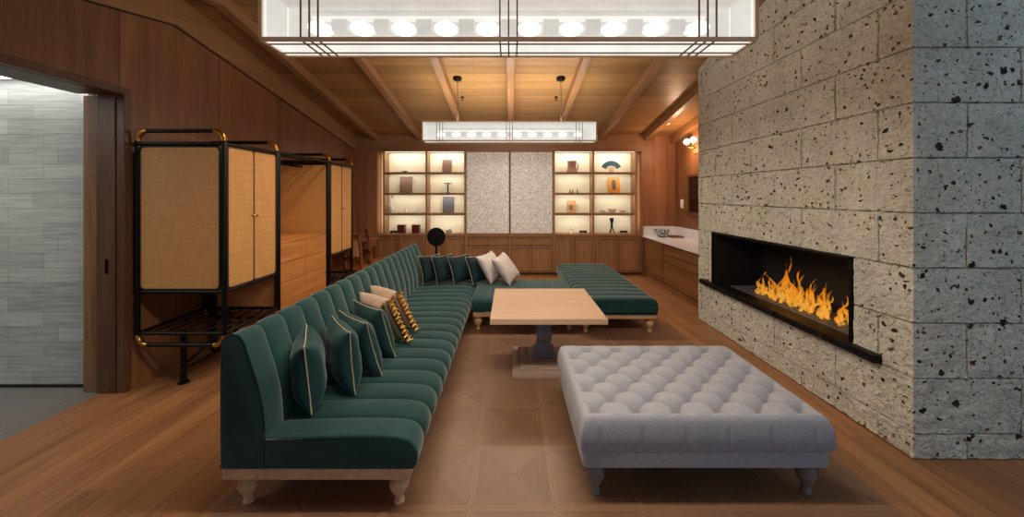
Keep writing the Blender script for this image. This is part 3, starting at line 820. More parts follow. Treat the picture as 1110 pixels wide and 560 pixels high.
def hangers(root, y, xs):
    for x in xs:
        zc = ceil_z(y)
        loc = root.location
        a = MB().tube([(x, 0, zc - .04), (x + .004, 0, (zc + 2.67) / 2), (x, 0, 2.665)], .006, 8)
        o = obj('cord', a, M['cord'], root, smooth=60)
        o2 = obj('canopy', MB().lathe([(.012, -.045), (.05, -.04), (.065, -.02), (.065, .012)], (x, 0, zc), 20), M['black'], root, smooth=40)
hangers(ch1, 1.82, (-.74, .74)); hangers(ch2, 5.0, (-.735, .725))
for x, lab in ((-.765, 'small dark sprinkler head on the ceiling, left of the middle beam'), (.72, 'small dark sprinkler head on the ceiling, right of the middle beam')):
    zc = ceil_z(5.6)
    s = MB().lathe([(.004, -.06), (.022, -.055), (.022, -.05), (.006, -.045), (.008, -.02), (.03, -.012), (.03, .008)], (x, 5.6, zc), 12)
    tag(obj('ceiling_sprinkler', s, M['black'], None, 40), lab, 'sprinkler', 'ceiling sprinklers')

# ------------------------------------------------------------------ shelf wall
SHZ = [.849, 1.277, 1.70, 2.13]; TOP = 2.556
def shelf_unit(label, xs, lightgap):
    o = thing('display_shelf', label, 'shelf', ((xs[0] + xs[-1]) / 2, D + .15, SHZ[0]), 'lit display shelves')
    xa, xb = xs[0], xs[-1]
    bk0, bk1 = (min(xa, lightgap[0]), max(xb, lightgap[1]))
    obj('back_panel', bx(bk0, bk1, D + .30, D + .318, SHZ[0], TOP), M['cream'], o)
    for x in xs: obj('upright', bx(x - .018, x + .018, D + .02, D + .30, SHZ[0], TOP), M['cab'], o, bevel=.003)
    for a, b in zip(xs, xs[1:]):
        for z in SHZ[1:]:
            s = obj('shelf', MB().box(a + .018, b - .018, D + .035, D + .30, z - .028, z).box(a + .018, b - .018, D + .03, D + .045, z - .045, z), M['cabx'], o)
        for z in SHZ[1:] + [TOP + .028]:
            obj('light_strip', bx(a + .03, b - .03, D + .05, D + .062, z - .036, z - .0285), M['led'], o)
            l = bpy.data.lights.new('shelf_glow', 'AREA'); l.shape = 'RECTANGLE'; l.size = b - a - .08; l.size_y = .03; l.energy = 1.5 if z < TOP else 3.2; l.color = (1, .97, .88)
            lo = bpy.data.objects.new('shelf_glow', l); C.objects.link(lo); lo.location = ((a + b) / 2, D + .075, z - .038); lo.rotation_euler = (math.radians(28), 0, 0)
    return o
shelf_unit('two bays of lit display shelves left of the mosaic doors', [-2.632, -1.746, -.945], (-2.769, -.93))
shelf_unit('two bays of lit display shelves right of the mosaic doors', [.90, 1.717, 2.60], (.89, 2.70))
for xx in (-2.70, 2.66):
    l = bpy.data.lights.new('slot_glow', 'AREA'); l.shape = 'RECTANGLE'; l.size = .03; l.size_y = 1.6; l.energy = 1.6; l.color = (1, .9, .7)
    lo = bpy.data.objects.new('slot_glow', l); C.objects.link(lo); lo.location = (xx, D + .10, 1.70); lo.rotation_euler = (PI / 2, 0, 0)
sg = 'shell mosaic sliding doors'
for x0, x1, xk, lab in ((-.925, -.022, -.86, 'left sliding door of white shell mosaic between the shelves'), (-.012, .88, .82, 'right sliding door of white shell mosaic between the shelves')):
    o = thing('sliding_door', lab, 'door', ((x0 + x1) / 2, D + .05, SHZ[0]), sg)
    obj('mosaic_panel', bx(x0 + .012, x1 - .012, D + .03, D + .055, SHZ[0] + .015, TOP - .012), M['mosaic'], o)
    obj('frame', MB().box(x0, x0 + .014, D + .025, D + .06, SHZ[0], TOP).box(x1 - .014, x1, D + .025, D + .06, SHZ[0], TOP).box(x0, x1, D + .025, D + .06, SHZ[0], SHZ[0] + .015).box(x0, x1, D + .025, D + .06, TOP - .012, TOP), M['cab'], o, bevel=.002)
    obj('finger_pull', MB().lathe([(.016, 0), (.016, .006), (.011, .006), (.011, .002), (.002, .002)], (xk, D + .03, 1.27), 16, 0, Matrix.Rotation(PI / 2, 4, 'X')), M['brass'], o, smooth=40)
# base cabinets
tag(obj('cabinet_top', bx(-2.77, 2.70, D - .02, D + .30, .822, .849), M['cabx'], None, None, .003), 'long oak top of the low cabinets below the shelves', 'countertop')
def base_cabinet(x0, x1, drawers, lab, grp):
    o = thing('base_cabinet', lab, 'cabinet', ((x0 + x1) / 2, D + .15, 0), grp)
    obj('carcass', MB().box(x0 + .002, x1 - .002, D + .012, D + .30, .06, .82).box(x0 + .002, x1 - .002, D + .04, D + .30, 0, .06), M['jambd'], o)  # darker wood puts the shade of the door gaps into the colour
    obj('face_frame', MB().box(x0 + .002, x0 + .03, D - .022, D + .012, .06, .82).box(x1 - .03, x1 - .002, D - .022, D + .012, .06, .82).box(x0 + .03, x1 - .03, D - .022, D + .012, .06, .082).box(x0 + .03, x1 - .03, D - .022, D + .012, .80, .82), M['cab'], o, bevel=.002)
    xm = (x0 + x1) / 2; zt = .792
    pair = ((x0 + .042, xm - .006), (xm + .006, x1 - .042))
    def leaf(nm, a, b, z0, z1, mm, fw):
        d = obj(nm, bx(a, b, D + .002, D + .012, z0, z1), mm, o)
        obj(nm + '_frame', MB().box(a, a + fw, D - .022, D + .002, z0, z1).box(b - fw, b, D - .022, D + .002, z0, z1).box(a + fw, b - fw, D - .022, D + .002, z1 - fw, z1).box(a + fw, b - fw, D - .022, D + .002, z0, z0 + fw), mm, d, bevel=.002)
    if drawers:
        for a, b in pair: leaf('drawer', a, b, .620, zt - .003, M['cabx'], .022)
        zt = .605
    for a, b in pair: leaf('door', a, b, .094, zt - .003, M['cab'], .038)
gg = 'low oak cabinets below the shelves'
for x0, x1, dr, lab in ((-2.77, -1.80, 0, 'low oak two-door cabinet at the left corner below the shelves'), (-1.80, -.92, 0, 'low oak two-door cabinet behind the row of bench cushions'),
                        (-.92, -.02, 1, 'low oak cabinet with two drawers below the left mosaic door'), (-.02, .885, 1, 'low oak cabinet with two drawers below the right mosaic door'),
                        (.885, 1.78, 0, 'low oak two-door cabinet behind the daybed'), (1.78, 2.70, 0, 'low oak two-door cabinet at the right corner beside the counter')):
    base_cabinet(x0, x1, dr, lab, gg)

# things on the shelves
YS = D + .17
def sx(x): return pxX(x, YS)
def on(name, mb, mat, lab, cat, grp=None, smooth=40, bevel=None):
    return tag(obj(name, mb, mat, None, smooth, bevel), lab, cat, grp)
def plaque(xc, w, h, z, mat, lab, tilt=8, insert=None):
    o = thing('plaque', lab, 'plaque', (sx(xc), YS, z), 'plaques on the shelves')
    m = Matrix.Translation((sx(xc), YS, z + .004)) @ Matrix.Rotation(math.radians(-tilt), 4, 'X')
    obj('panel', MB().box(-w / 2, w / 2, -.012, .012, 0, h, m), mat, o, bevel=.004)
    b = .012
    obj('border', MB().box(-w / 2, -w / 2 + b, -.016, -.012, 0, h, m).box(w / 2 - b, w / 2, -.016, -.012, 0, h, m).box(-w / 2, w / 2, -.016, -.012, 0, b, m).box(-w / 2, w / 2, -.016, -.012, h - b, h, m), mat, o)
    obj('easel_foot', MB().box(-.03, .03, .02, .09, -.004, .004, Matrix.Translation((sx(xc), YS, z + .004))), M['soot'], o)
    if insert: obj('insert', MB().box(*insert[0], -.018, -.012, *insert[1], m), insert[2], o)
    return o
plaque(440, .26, .34, SHZ[2], M['brownplq'], 'dark brown square plaque on the upper left shelf bay')
plaque(484.5, .20, .27, SHZ[3], M['brownplq'], 'small rosy brown plaque on the top shelf beside the left mosaic door')
plaque(486, .24, .34, SHZ[1], M['greyplq'], 'grey patterned plaque on the shelf beside the left mosaic door')
plaque(619.5, .19, .26, SHZ[1], M['tanplq'], 'tan plaque on the shelf right of the mosaic doors', insert=((-.05, .03), (.06, .16), M['brownplq']))
plaque(665.5, .25, .32, SHZ[2], M['orange'], 'orange plaque with a dark window below the blue fan', insert=((-.04, .04), (.06, .27), M['greyplq']))
o = thing('low_dish', 'flat dark dish on the top shelf of the far left bay', 'dish', (sx(439), YS, SHZ[3]))
obj('bowl', MB().lathe([(.03, 0), (.03, .012), (.07, .03), (.066, .034), (.02, .018)], (sx(439), YS, SHZ[3]), 20), M['brownplq'], o, 50)
def tee(xc, z):
    o = thing('stem_stand', 'dark T shaped stand on the shelf above the grey plaque', 'stand', (sx(xc), YS, z))
    obj('base', MB().lathe([(.05, 0), (.05, .008), (.015, .014)], (sx(xc), YS, z), 18), M['black'], o, 40)
    obj('stem', MB().tube([(sx(xc), YS, z + .01), (sx(xc), YS, z + .19)], .014, 10), M['black'], o, 60)
    obj('crossbar', MB().lathe([(.02, .185), (.08, .195), (.085, .205), (.07, .208)], (sx(xc), YS, z), 20), M['black'], o, 40)
tee(485.5, SHZ[2])
VB = [(.035, 0), (.042, .02), (.045, .05), (.03, .09), (.012, .12), (.010, .20), (.018, .215), (.012, .215)]
o = thing('bottle_vase', 'white bottle vase with a tall thin neck on the far left bay', 'vase', (sx(425), YS, SHZ[1])); obj('body', MB().lathe([(r * 1.1, z * 1.5) for r, z in VB], (sx(425), YS, SHZ[1]), 18), M['ceram'], o, 60)
obj('stopper', MB().lathe([(.010, .30), (.013, .31), (.013, .36), (.004, .37)], (sx(425), YS, SHZ[1]), 12), M['brownplq'], o, 60)
on('small_vase', MB().lathe([(r * .9, z * .62) for r, z in VB], (sx(440), YS, SHZ[1]), 18), M['ceram'], 'small white vase in the middle of the far left bay', 'vase', 'white vases', 60)
on('small_vase', MB().lathe([(r * .75, z * .6) for r, z in VB], (sx(452), YS, SHZ[1]), 18), M['ceram'], 'smallest white vase at the right of the far left bay', 'vase', 'white vases', 60)
def lacq(xc, lab):
    x = sx(xc); o = thing('lacquer_box', lab, 'box', (x, YS, SHZ[0]), 'dark red lacquer boxes')
    obj('body', bx(x - .075, x + .075, YS - .06, YS + .06, SHZ[0], SHZ[0] + .15), M['red'], o, bevel=.004)
    obj('lid', bx(x - .079, x + .079, YS - .064, YS + .064, SHZ[0] + .15, SHZ[0] + .18), M['red'], o, bevel=.005)
lacq(435.5, 'dark red lacquer box beside the small black tray'); lacq(451, 'dark red lacquer box on the right of the lowest left bay')
def tray(xc, lab, mat=M['black']):
    x = sx(xc); m = MB().box(x - .075, x + .075, YS - .04, YS + .04, SHZ[0] + .02, SHZ[0] + .035).box(x - .075, x + .075, YS - .045, YS - .038, SHZ[0] + .02, SHZ[0] + .05).box(x - .075, x + .075, YS + .038, YS + .045, SHZ[0] + .02, SHZ[0] + .05).box(x - .055, x - .045, YS - .03, YS + .03, SHZ[0], SHZ[0] + .02).box(x + .045, x + .055, YS - .03, YS + .03, SHZ[0], SHZ[0] + .02)
    on('footed_tray', m, mat, lab, 'tray', 'small black footed trays', None, .002)
tray(427.3, 'small black tray left of the dark red boxes'); tray(632, 'small black tray beside the ring shaped flask'); tray(676, 'small black tray right of the black horn vase')
BOWL = [(.035, 0), (.04, .012), (.07, .04), (.09, .085), (.085, .086), (.06, .04), (.005, .022)]
def bowl(name, x, y, z, s, mat, lab, grp=None, cat='bowl'): return on(name, MB().lathe([(r * s, h * s) for r, h in BOWL], (x, y, z), 22), mat, lab, cat, grp, 70)
PATT = NT('black_white_glaze'); PATT.set(Base_Color=PATT.ramp(PATT.noise(PATT.co(), 38, 3), [(.46, lin((24, 26, 34))), (.54, lin((216, 216, 218)))]), Roughness=.2); M['patt'] = PATT.m
bowl('patterned_bowl', sx(486.5), YS, SHZ[0], .85, M['patt'], 'small black and white bowl behind the black disc')
# right bays
x = sx(620); o = thing('crown_vase', 'rosy brown vase flaring at the foot on the top shelf right of the mosaic doors', 'vase', (x, YS, SHZ[3]))
obj('body', MB().lathe([(.125, 0), (.12, .02), (.095, .06), (.088, .14), (.092, .2), (.098, .24), (.085, .24), (.07, .06), (.01, .03)], (x, YS, SHZ[3]), 20), M['rosy'], o, 60)
obj('handle', MB().tube([(x + .085, YS, SHZ[3] + .2), (x + .125, YS, SHZ[3] + .19), (x + .13, YS, SHZ[3] + .1), (x + .1, YS, SHZ[3] + .05)], .011, 8), M['rosy'], o, 180)
for k, xc in enumerate((617.8, 620.8, 625.8)):
    on('figurine', MB().lathe([(.018, 0), (.02, .01), (.011, .03), (.014, .045), (.006, .055), (.011, .068), (.002, .08)], (sx(xc), YS, SHZ[2]), 12), M['brownplq'], ('tiny brown figurine, leftmost of three below the rosy vase', 'tiny brown figurine in the middle of three below the rosy vase', 'tiny brown figurine, rightmost of three below the rosy vase')[k], 'figurine', 'tiny figurines', 180)
x = sx(618.5); on('ring_flask', MB().tube([(x + .045 * math.cos(a), YS, SHZ[0] + .06 + .045 * math.sin(a)) for a in [2 * PI * i / 24 for i in range(24)]], .016, 8, True).lathe([(.03, 0), (.03, .012), (.016, .02)], (x, YS, SHZ[0]), 14).lathe([(.012, .10), (.010, .14), (.016, .15)], (x, YS, SHZ[0]), 12), M['ceram'], 'pale ring shaped flask on the lowest shelf right of the mosaic doors', 'flask', None, 60)
# fan
x = sx(662.5); o = thing('folding_fan', 'open teal folding fan on a small stand on the top right shelf', 'fan', (x, YS, SHZ[3]))
fm = MB(); NB = 22; vs = []
for i in range(NB + 1):
    a = math.radians(25 + 130 * i / NB); yy = YS + (.006 if i % 2 else -.006)
    for r in (.125, .23): vs.append((x + r * math.cos(a), yy, SHZ[3] + .02 + r * math.sin(a)))
fm.add(vs, [(2 * i, 2 * i + 1, 2 * i + 3, 2 * i + 2) for i in range(NB)])
l_ = obj('leaf', fm, M['fanblue'], o); sm = l_.modifiers.new('t', 'SOLIDIFY'); sm.thickness = .003
rb = MB()
for i in range(0, NB + 1, 2):
    a = math.radians(25 + 130 * i / NB); rb.tube([(x, YS, SHZ[3] + .02), (x + .14 * math.cos(a), YS, SHZ[3] + .02 + .14 * math.sin(a))], .002, 5)
obj('ribs', rb, M['tanplq'], o)
obj('stand', MB().box(x - .04, x + .04, YS - .04, YS + .04, SHZ[3], SHZ[3] + .014).box(x - .035, x - .025, YS - .02, YS - .01, SHZ[3] + .01, SHZ[3] + .11).box(x + .025, x + .035, YS - .02, YS - .01, SHZ[3] + .01, SHZ[3] + .11).box(x - .035, x + .035, YS - .02, YS - .01, SHZ[3] + .10, SHZ[3] + .11), M['tanplq'], o)
for k, (xc, s) in enumerate(((653, .7), (663.5, 1.05), (674.5, .75))):
    bowl('white_bowl', sx(xc), YS, SHZ[1], s, M['ceram'], ('white bowl left of the largest one on the right shelf', 'largest white bowl in the middle of the right shelf', 'white bowl right of the largest one on the right shelf')[k], 'white bowls')
x = sx(663); o = thing('horn_vase', 'black three-legged horn vase on the lowest right shelf', 'vase', (x, YS, SHZ[0]))
obj('cup', MB().lathe([(.012, .12), (.02, .2), (.035, .27), (.05, .32), (.045, .32), (.01, .22)], (x, YS, SHZ[0]), 16), M['black'], o, 60)
for a in (90, 210, 330):
    c, s_ = math.cos(math.radians(a)), math.sin(math.radians(a))
    obj('leg', MB().tube([(x + .06 * c, YS + .06 * s_, SHZ[0] + .006), (x + .02 * c, YS + .02 * s_, SHZ[0] + .1), (x + .012 * c, YS + .012 * s_, SHZ[0] + .2), (x + .035 * c, YS + .035 * s_, SHZ[0] + .27)], .010, 7), M['black'], o, 180)

# black disc on a stand behind the bench
o = thing('disc_lamp', 'round black disc on a thin black stand behind the bench', 'lamp', (-1.18, 5.62, 0))
obj('disc', MB().lathe([(.002, -.03), (.05, -.03), (.135, -.012), (.148, 0), (.14, .012), (.002, .016)], (-1.18, 5.62, .99), 36, 0, Matrix.Rotation(PI / 2, 4, 'X')), M['black'], o, 50)
obj('stem', MB().tube([(-1.18, 5.63, .01), (-1.18, 5.63, .60), (-1.18, 5.63, .88)], [.012, .014, .022], 10), M['black'], o, 60)
obj('base', MB().lathe([(.14, 0), (.14, .012), (.02, .022)], (-1.18, 5.63, 0), 28), M['black'], o, 40)

# ------------------------------------------------------------------ wardrobes
WX0, WX1 = -3.19, -2.448; TR = .0185
def elbow(c, p_from, p_to, r, k=6):
    """quarter bend from direction p_from to p_to about corner c"""
    c, a, b = Vector(c), Vector(p_from), Vector(p_to); out = []
    for i in range(k + 1):
        t = PI / 2 * i / k; out.append(c + a * r * (1 - math.sin(t)) + b * r * (1 - math.cos(t)))
    return out
def wardrobe(y0, y1, lab, openb=False):
    o = thing('wardrobe', lab, 'wardrobe', (WX0, (y0 + y1) / 2, 0), 'rattan wardrobes with black tube frames')
    f = MB(); br = []
    zt, zb, r = 2.20, .371, .085
    for y in (y0, y1):
        for x, dx in ((WX0, 1), (WX1, -1)):
            f.tube([(x, y, zb + r), (x, y, zt - r)], TR)
        f.tube([(WX0 + r, y, zt), (WX1 - r, y, zt)], TR); f.tube([(WX0 + r, y, zb), (WX1 - r, y, zb)], TR)
        for z in (2.09, .825, .47): f.tube([(WX0, y, z), (WX1, y, z)], TR * .9)
        for x, dx in ((WX0, 1), (WX1, -1)):
            br.append(elbow((x, y, zt), (0, 0, -1), (dx, 0, 0), r)); br.append(elbow((x, y, zb), (0, 0, 1), (dx, 0, 0), r))
    for x in (WX0, WX1):
        for z in (2.09, .825, .47): f.tube([(x, y0, z), (x, y1, z)], TR * .9)
    for i in range(1, 7):
        x = WX0 + (WX1 - WX0) * i / 7; f.tube([(x, y0, .47), (x, y1, .47)], .010, 8)
    obj('frame', f, M['black'], o, smooth=60)
    for b in br: obj('brass_elbow', MB().tube(b, TR * 1.12, 10), M['brass'], o, smooth=60)
    xm = (WX0 + WX1) / 2 - .06
    for y in (y0 + .09, y1 - .09):
        obj('leg', MB().tube([(xm, y, .012), (xm, y, .47)], .024).tube([(xm, y, .0), (xm, y, .014)], .042, 16), M['black'], o, smooth=50)
    obj('brace', MB().tube([(xm, y0 + .09, .12), (xm, y1 - .09, .12)], .016).tube([(xm, y0 + .09, .15), (xm + .28, y0 + .25, .46)], .014).tube([(xm, y1 - .09, .15), (xm + .28, y1 - .25, .46)], .014), M['black'], o, smooth=60)
    g = .030
    obj('carcass', bx(WX0 + .03, WX1 - .03, y0 + .03, y1 - .03, .86, 2.04), M['chest'], o)
    for y in (y0, y1):
        obj('rattan_panel', MB().prism(rrect(WX0 + g, WX1 - g, .848, 2.066, .04), 'Y', y - .010, y + .014), M['rattan'], o, smooth=40, bevel=.004)
        obj('panel_rim', MB().tube([(px, y - .010, pz) for px, pz in rrect(WX0 + g, WX1 - g, .848, 2.066, .04)], .008, 8, True), M['black'], o, smooth=60)
    ym = (y0 + y1) / 2
    for a, b, k in ((y0 + g, ym - .003, ym - .03), (ym + .003, y1 - g, ym + .03)):
        d = obj('door', MB().prism(rrect(a, b, .848, 2.066, .03), 'X', WX1 - .014, WX1 + .008), M['rattan'], o, smooth=40, bevel=.004)
        obj('door_rim', MB().tube([(WX1 + .008, py, pz) for py, pz in rrect(a, b, .848, 2.066, .03)], .006, 8, True), M['jambd'], d, smooth=60)
        obj('knob', MB().lathe([(.005, 0), (.005, .012), (.012, .018), (.012, .026), (.004, .03)], (WX1 + .008, k, 1.46), 12, 0, Matrix.Rotation(PI / 2, 4, 'Y')), M['brass'], d, smooth=60)
    return o
wardrobe(3.03, 3.705, 'rattan-panelled wardrobe on a black tube frame nearest the doorway')
wardrobe(4.785, 5.45, 'rattan-panelled wardrobe on a black tube frame beyond the chest of drawers')
o = thing('hanging_rack', 'open hanging bay with black rails and a rattan back above the drawers', 'rack', (WX0, 4.24, 0))
ra = MB()
for x in (WX0 + .05, WX1): ra.tube([(x, 3.745, 2.10), (x, 4.745, 2.10)], TR * .9)
ra.tube([(-2.80, 3.745, 2.03), (-2.80, 4.745, 2.03)], .014); ra.tube([(-2.62, 3.745, 2.10), (-2.62, 4.745, 2.10)], .012)
for y in (3.745, 4.745):
    ra.tube([(WX0 + .05, y, 2.10), (WX1, y, 2.10)], TR * .9); ra.tube([(WX1, y, 0), (WX1, y, 2.11)], TR * .8); ra.tube([(WX0 + .05, y, 0), (WX0 + .05, y, 2.11)], TR * .8)
obj('rails', ra, M['black'], o, smooth=60)
obj('back_panel', bx(WX0 - .02, WX0 + .02, 3.75, 4.74, 1.16, 2.06), M['rattan'], o, bevel=.004)
o = thing('chest_of_drawers', 'honey oak chest of drawers under the open hanging bay', 'chest', (-2.8, 4.24, 0))
cy0, cy1, cxf = 3.775, 4.715, -2.455
obj('body', bx(WX0 + .06, cxf - .02, cy0, cy1, .06, 1.13), M['chest'], o, bevel=.003)
obj('top', bx(WX0 + .06, cxf, cy0, cy1, 1.13, 1.15), M['chest'], o, bevel=.003)
obj('plinth', bx(WX0 + .1, cxf - .06, cy0 + .03, cy1 - .03, 0, .06), M['jambd'], o)
for k in range(5):
    z1 = 1.125 - k * .212; z0 = z1 - .206
    for a, b in ((cy0, 4.243), (4.248, cy1)): obj('drawer', bx(cxf - .02, cxf, a + .002, b - .002, z0, z1), M['chest'], o, bevel=.003)

# dressing table and chairs in the far left corner
o = thing('desk', 'wooden desk against the left wall in the back corner', 'desk', (-2.98, 6.7, 0))
obj('desktop', bx(XL + .02, -2.70, 6.15, 7.25, .75, .79), M['caby'], o, bevel=.004)
obj('drawer', bx(XL + .05, -2.72, 6.2, 7.2, .64, .75), M['caby'], o, bevel=.003)
for x in (XL + .08, -2.75):
    for y in (6.2, 7.2): obj('leg', bx(x - .025, x + .025, y - .025, y + .025, 0, .66), M['chair'], o, bevel=.004)
def chair(loc, rot, lab):
    o = thing('wooden_chair', lab, 'chair', loc, 'wooden chairs by the desk', local=True, rotz=rot)
    for sxn in (-1, 1):
        obj('leg', MB().prism([(-.20, 0), (-.17, 0), (-.165, .44), (-.205, .44)], 'X', sxn * .20 - .018, sxn * .20 + .018), M['chair'], o, bevel=.004)
        obj('leg', MB().prism([(.215, 0), (.25, 0), (.215, .45), (.235, .8), (.27, 1.0), (.235, 1.0), (.20, .8), (.175, .45)], 'X', sxn * .20 - .018, sxn * .20 + .018), M['chair'], o, bevel=.004)
    obj('seat', bx(-.225, .225, -.21, .225, .43, .465), M['chair'], o, bevel=.008)
    obj('apron', MB().box(-.20, .20, -.195, -.175, .37, .43).box(-.20, .20, .18, .2, .37, .43).box(-.21, -.19, -.19, .2, .37, .43).box(.19, .21, -.19, .2, .37, .43), M['chair'], o)
    obj('stretcher', MB().box(-.19, -.17, -.19, .22, .14, .165).box(.17, .19, -.19, .22, .14, .165).box(-.18, .18, -.01, .01, .14, .165), M['chair'], o)
    obj('top_rail', MB().prism([(-.22, .97), (.22, .97), (.24, 1.03), (.12, 1.045), (0, 1.06), (-.12, 1.045), (-.24, 1.03)], 'Y', .235, .27), M['chair'], o, bevel=.006)
    obj('lower_rail', bx(-.19, .19, .205, .228, .60, .65), M['chair'], o, bevel=.004)
    obj('splat', bx(-.025, .025, .21, .245, .65, .97), M['chair'], o, bevel=.004)
    for a in (-1, 1): obj('back_panel', bx(a * .108 - .058, a * .108 + .058, .222, .238, .68, .95), M['pale'], o, bevel=.004)
    return o
c0 = chair((-2.42, 5.85, 0), math.radians(150), 'wooden chair with a pale cane back nearest the far wardrobe')
dup(c0, (-2.38, 6.55, 0), 'wooden chair with a pale cane back pulled up to the desk', math.radians(118))

# ------------------------------------------------------------------ counter alcove on the right
CX = 2.74; CZ = .82
def ycab(y0, y1, kind, lab):
    o = thing('counter_cabinet', lab, 'cabinet', ((CX + XR) / 2, (y0 + y1) / 2, 0), 'wooden cabinets under the white counter')
    obj('carcass', MB().box(CX + .03, XR - .01, y0 + .002, y1 - .002, .08, CZ - .035).box(CX + .0, XR - .05, y0 + .002, y1 - .002, 0, .075), M['caby'], o, bevel=.003)
    if kind == 'door':
        d = obj('door', bx(CX + .012, CX + .03, y0 + .01, y1 - .01, .09, CZ - .06), M['caby'], o, bevel=.003)
        obj('door_frame', MB().box(CX + .004, CX + .012, y0 + .01, y0 + .06, .09, CZ - .06).box(CX + .004, CX + .012, y1 - .06, y1 - .01, .09, CZ - .06).box(CX + .004, CX + .012, y0 + .06, y1 - .06, CZ - .11, CZ - .06).box(CX + .004, CX + .012, y0 + .06, y1 - .06, .09, .14), M['caby'], d, bevel=.002)
    else:
        for z0, z1 in ((.62, .745), (.47, .60), (.10, .45)):
            d = obj('drawer', bx(CX + .012, CX + .03, y0 + .02, y1 - .02, z0, z1), M['caby'], o, bevel=.003)
            obj('drawer_rim', MB().box(CX + .003, CX + .012, y0 + .02, y1 - .02, z0, z0 + .028).box(CX + .003, CX + .012, y0 + .02, y1 - .02, z1 - .028, z1).box(CX + .003, CX + .012, y0 + .02, y0 + .06, z0, z1).box(CX + .003, CX + .012, y1 - .06, y1 - .02, z0, z1), M['caby'], d, bevel=.002)
ycab(6.42, D + .07, 'door', 'wooden cabinet with one door under the far end of the white counter')
ycab(4.80, 6.415, 'drawers', 'wooden cabinet with three drawers under the white counter beside the chimney')
o = thing('counter', 'white stone counter with an upstand in the alcove on the right', 'countertop', (3.1, 6.1, CZ))
obj('slab', bx(CX - .02, XR - .001, 4.77, D + .073, CZ - .03, CZ), M['counter'], o, bevel=.004)
obj('upstand', MB().box(CX - .0, XR - .02, D + .055, D + .073, CZ, CZ + .185).box(XR - .02, XR - .001, 4.77, D + .073, CZ, CZ + .185), M['counter'], o, bevel=.003)
bowl('patterned_bowl', pxX(717, 7.05), 7.05, CZ, 1.75, M['patt'], 'black and white bowl on the white counter')
xk = pxX(733, 7.0); on('wooden_tray', MB().box(xk - .11, xk + .11, 6.9, 7.15, CZ, CZ + .012).box(xk - .11, xk + .11, 6.9, 6.91, CZ, CZ + .025).box(xk - .11, xk + .11, 7.14, 7.15, CZ, CZ + .025).box(xk - .11, xk - .10, 6.9, 7.15, CZ, CZ + .025).box(xk + .1, xk + .11, 6.9, 7.15, CZ, CZ + .025), M['chair'], 'flat brown tray beside the bowl on the white counter', 'tray', None, None, .002)
o = thing('wall_phone', 'small white wall handset on the alcove wall above the counter', 'switch', (XR, 7.08, 1.475))
obj('cradle', bx(XR - .02, XR, 7.035, 7.125, 1.385, 1.565), M['white'], o, bevel=.008)
obj('handset', bx(XR - .04, XR - .02, 7.05, 7.11, 1.40, 1.55), M['white'], o, bevel=.01)
o = thing('mirror', 'dark mirror in a wooden frame on the alcove wall', 'mirror', (XR, 6.5, 1.66))
obj('glass', bx(XR - .012, XR - .001, 6.15, 6.79, 1.33, 2.0), M['glassclear'], o)
obj('frame', MB().box(XR - .03, XR - .001, 6.79, 6.84, 1.28, 2.04).box(XR - .03, XR - .001, 6.10, 6.15, 1.28, 2.04).box(XR - .03, XR - .001, 6.10, 6.84, 2.0, 2.04).box(XR - .05, XR - .001, 6.08, 6.86, 1.24, 1.33), M['jambd'], o, bevel=.003)
o = thing('wall_lamp', 'wall lamp with glowing glass globes on the alcove wall', 'lamp', (XR, 6.5, 2.6))
obj('backplate', bx(XR - .03, XR - .0005, 6.40, 6.62, 2.42, 2.56), M['beam'], o, bevel=.005)
for y in (6.66, 6.42):
    obj('arm', MB().tube([(XR - .02, 6.51, 2.53), (XR - .10, (6.51 + y) / 2, 2.53), (XR - .13, y, 2.57), (XR - .13, y, 2.60)], .009, 8), M['brass'], o, smooth=60)
    obj('globe', MB().lathe([(.006, -.06), (.035, -.05), (.056, -.02), (.06, .0), (.056, .02), (.035, .05), (.006, .06)], (XR - .13, y, 2.655), 18), M['globe'], o, smooth=180)
zc = ceil_z(6.72)
o = thing('downlight', 'small recessed downlight in the alcove ceiling', 'light', (2.98, 6.72, zc))
mt = Matrix.Rotation(-math.atan(SL), 4, 'X')
obj('ring', MB().lathe([(.028, -.010), (.045, -.008), (.048, .004), (.028, .004)], (2.98, 6.72, zc), 20, 0, mt), M['white'], o, smooth=40)
obj('lens', MB().lathe([(.027, -.007), (.027, .004)], (2.98, 6.72, zc), 20, 0, mt), M['dl'], o)

# ------------------------------------------------------------------ lights
def area(name, loc, rot, sx_, sy_, e, col=(1, 1, 1), spread=None):
    l = bpy.data.lights.new(name, 'AREA'); l.shape = 'RECTANGLE'; l.size = sx_; l.size_y = sy_; l.energy = e; l.color = col
    if spread: l.spread = math.radians(spread)
    o = bpy.data.objects.new(name, l); C.objects.link(o); o.location = loc; o.rotation_euler = rot; return o
def point(name, loc, e, col, r=.05):
    l = bpy.data.lights.new(name, 'POINT'); l.energy = e; l.color = col; l.shadow_soft_size = r
    o = bpy.data.objects.new(name, l); C.objects.link(o); o.location = loc; return o
def spot(name, loc, tgt, e, col, size=60, blend=.6, r=.03):
    l = bpy.data.lights.new(name, 'SPOT'); l.energy = e; l.color = col; l.spot_size = math.radians(size); l.spot_blend = blend; l.shadow_soft_size = r
    o = bpy.data.objects.new(name, l); C.objects.link(o); o.location = loc
    o.rotation_euler = (Vector(tgt) - Vector(loc)).to_track_quat('-Z', 'Y').to_euler(); return o
WARM = (1, .90, .76)
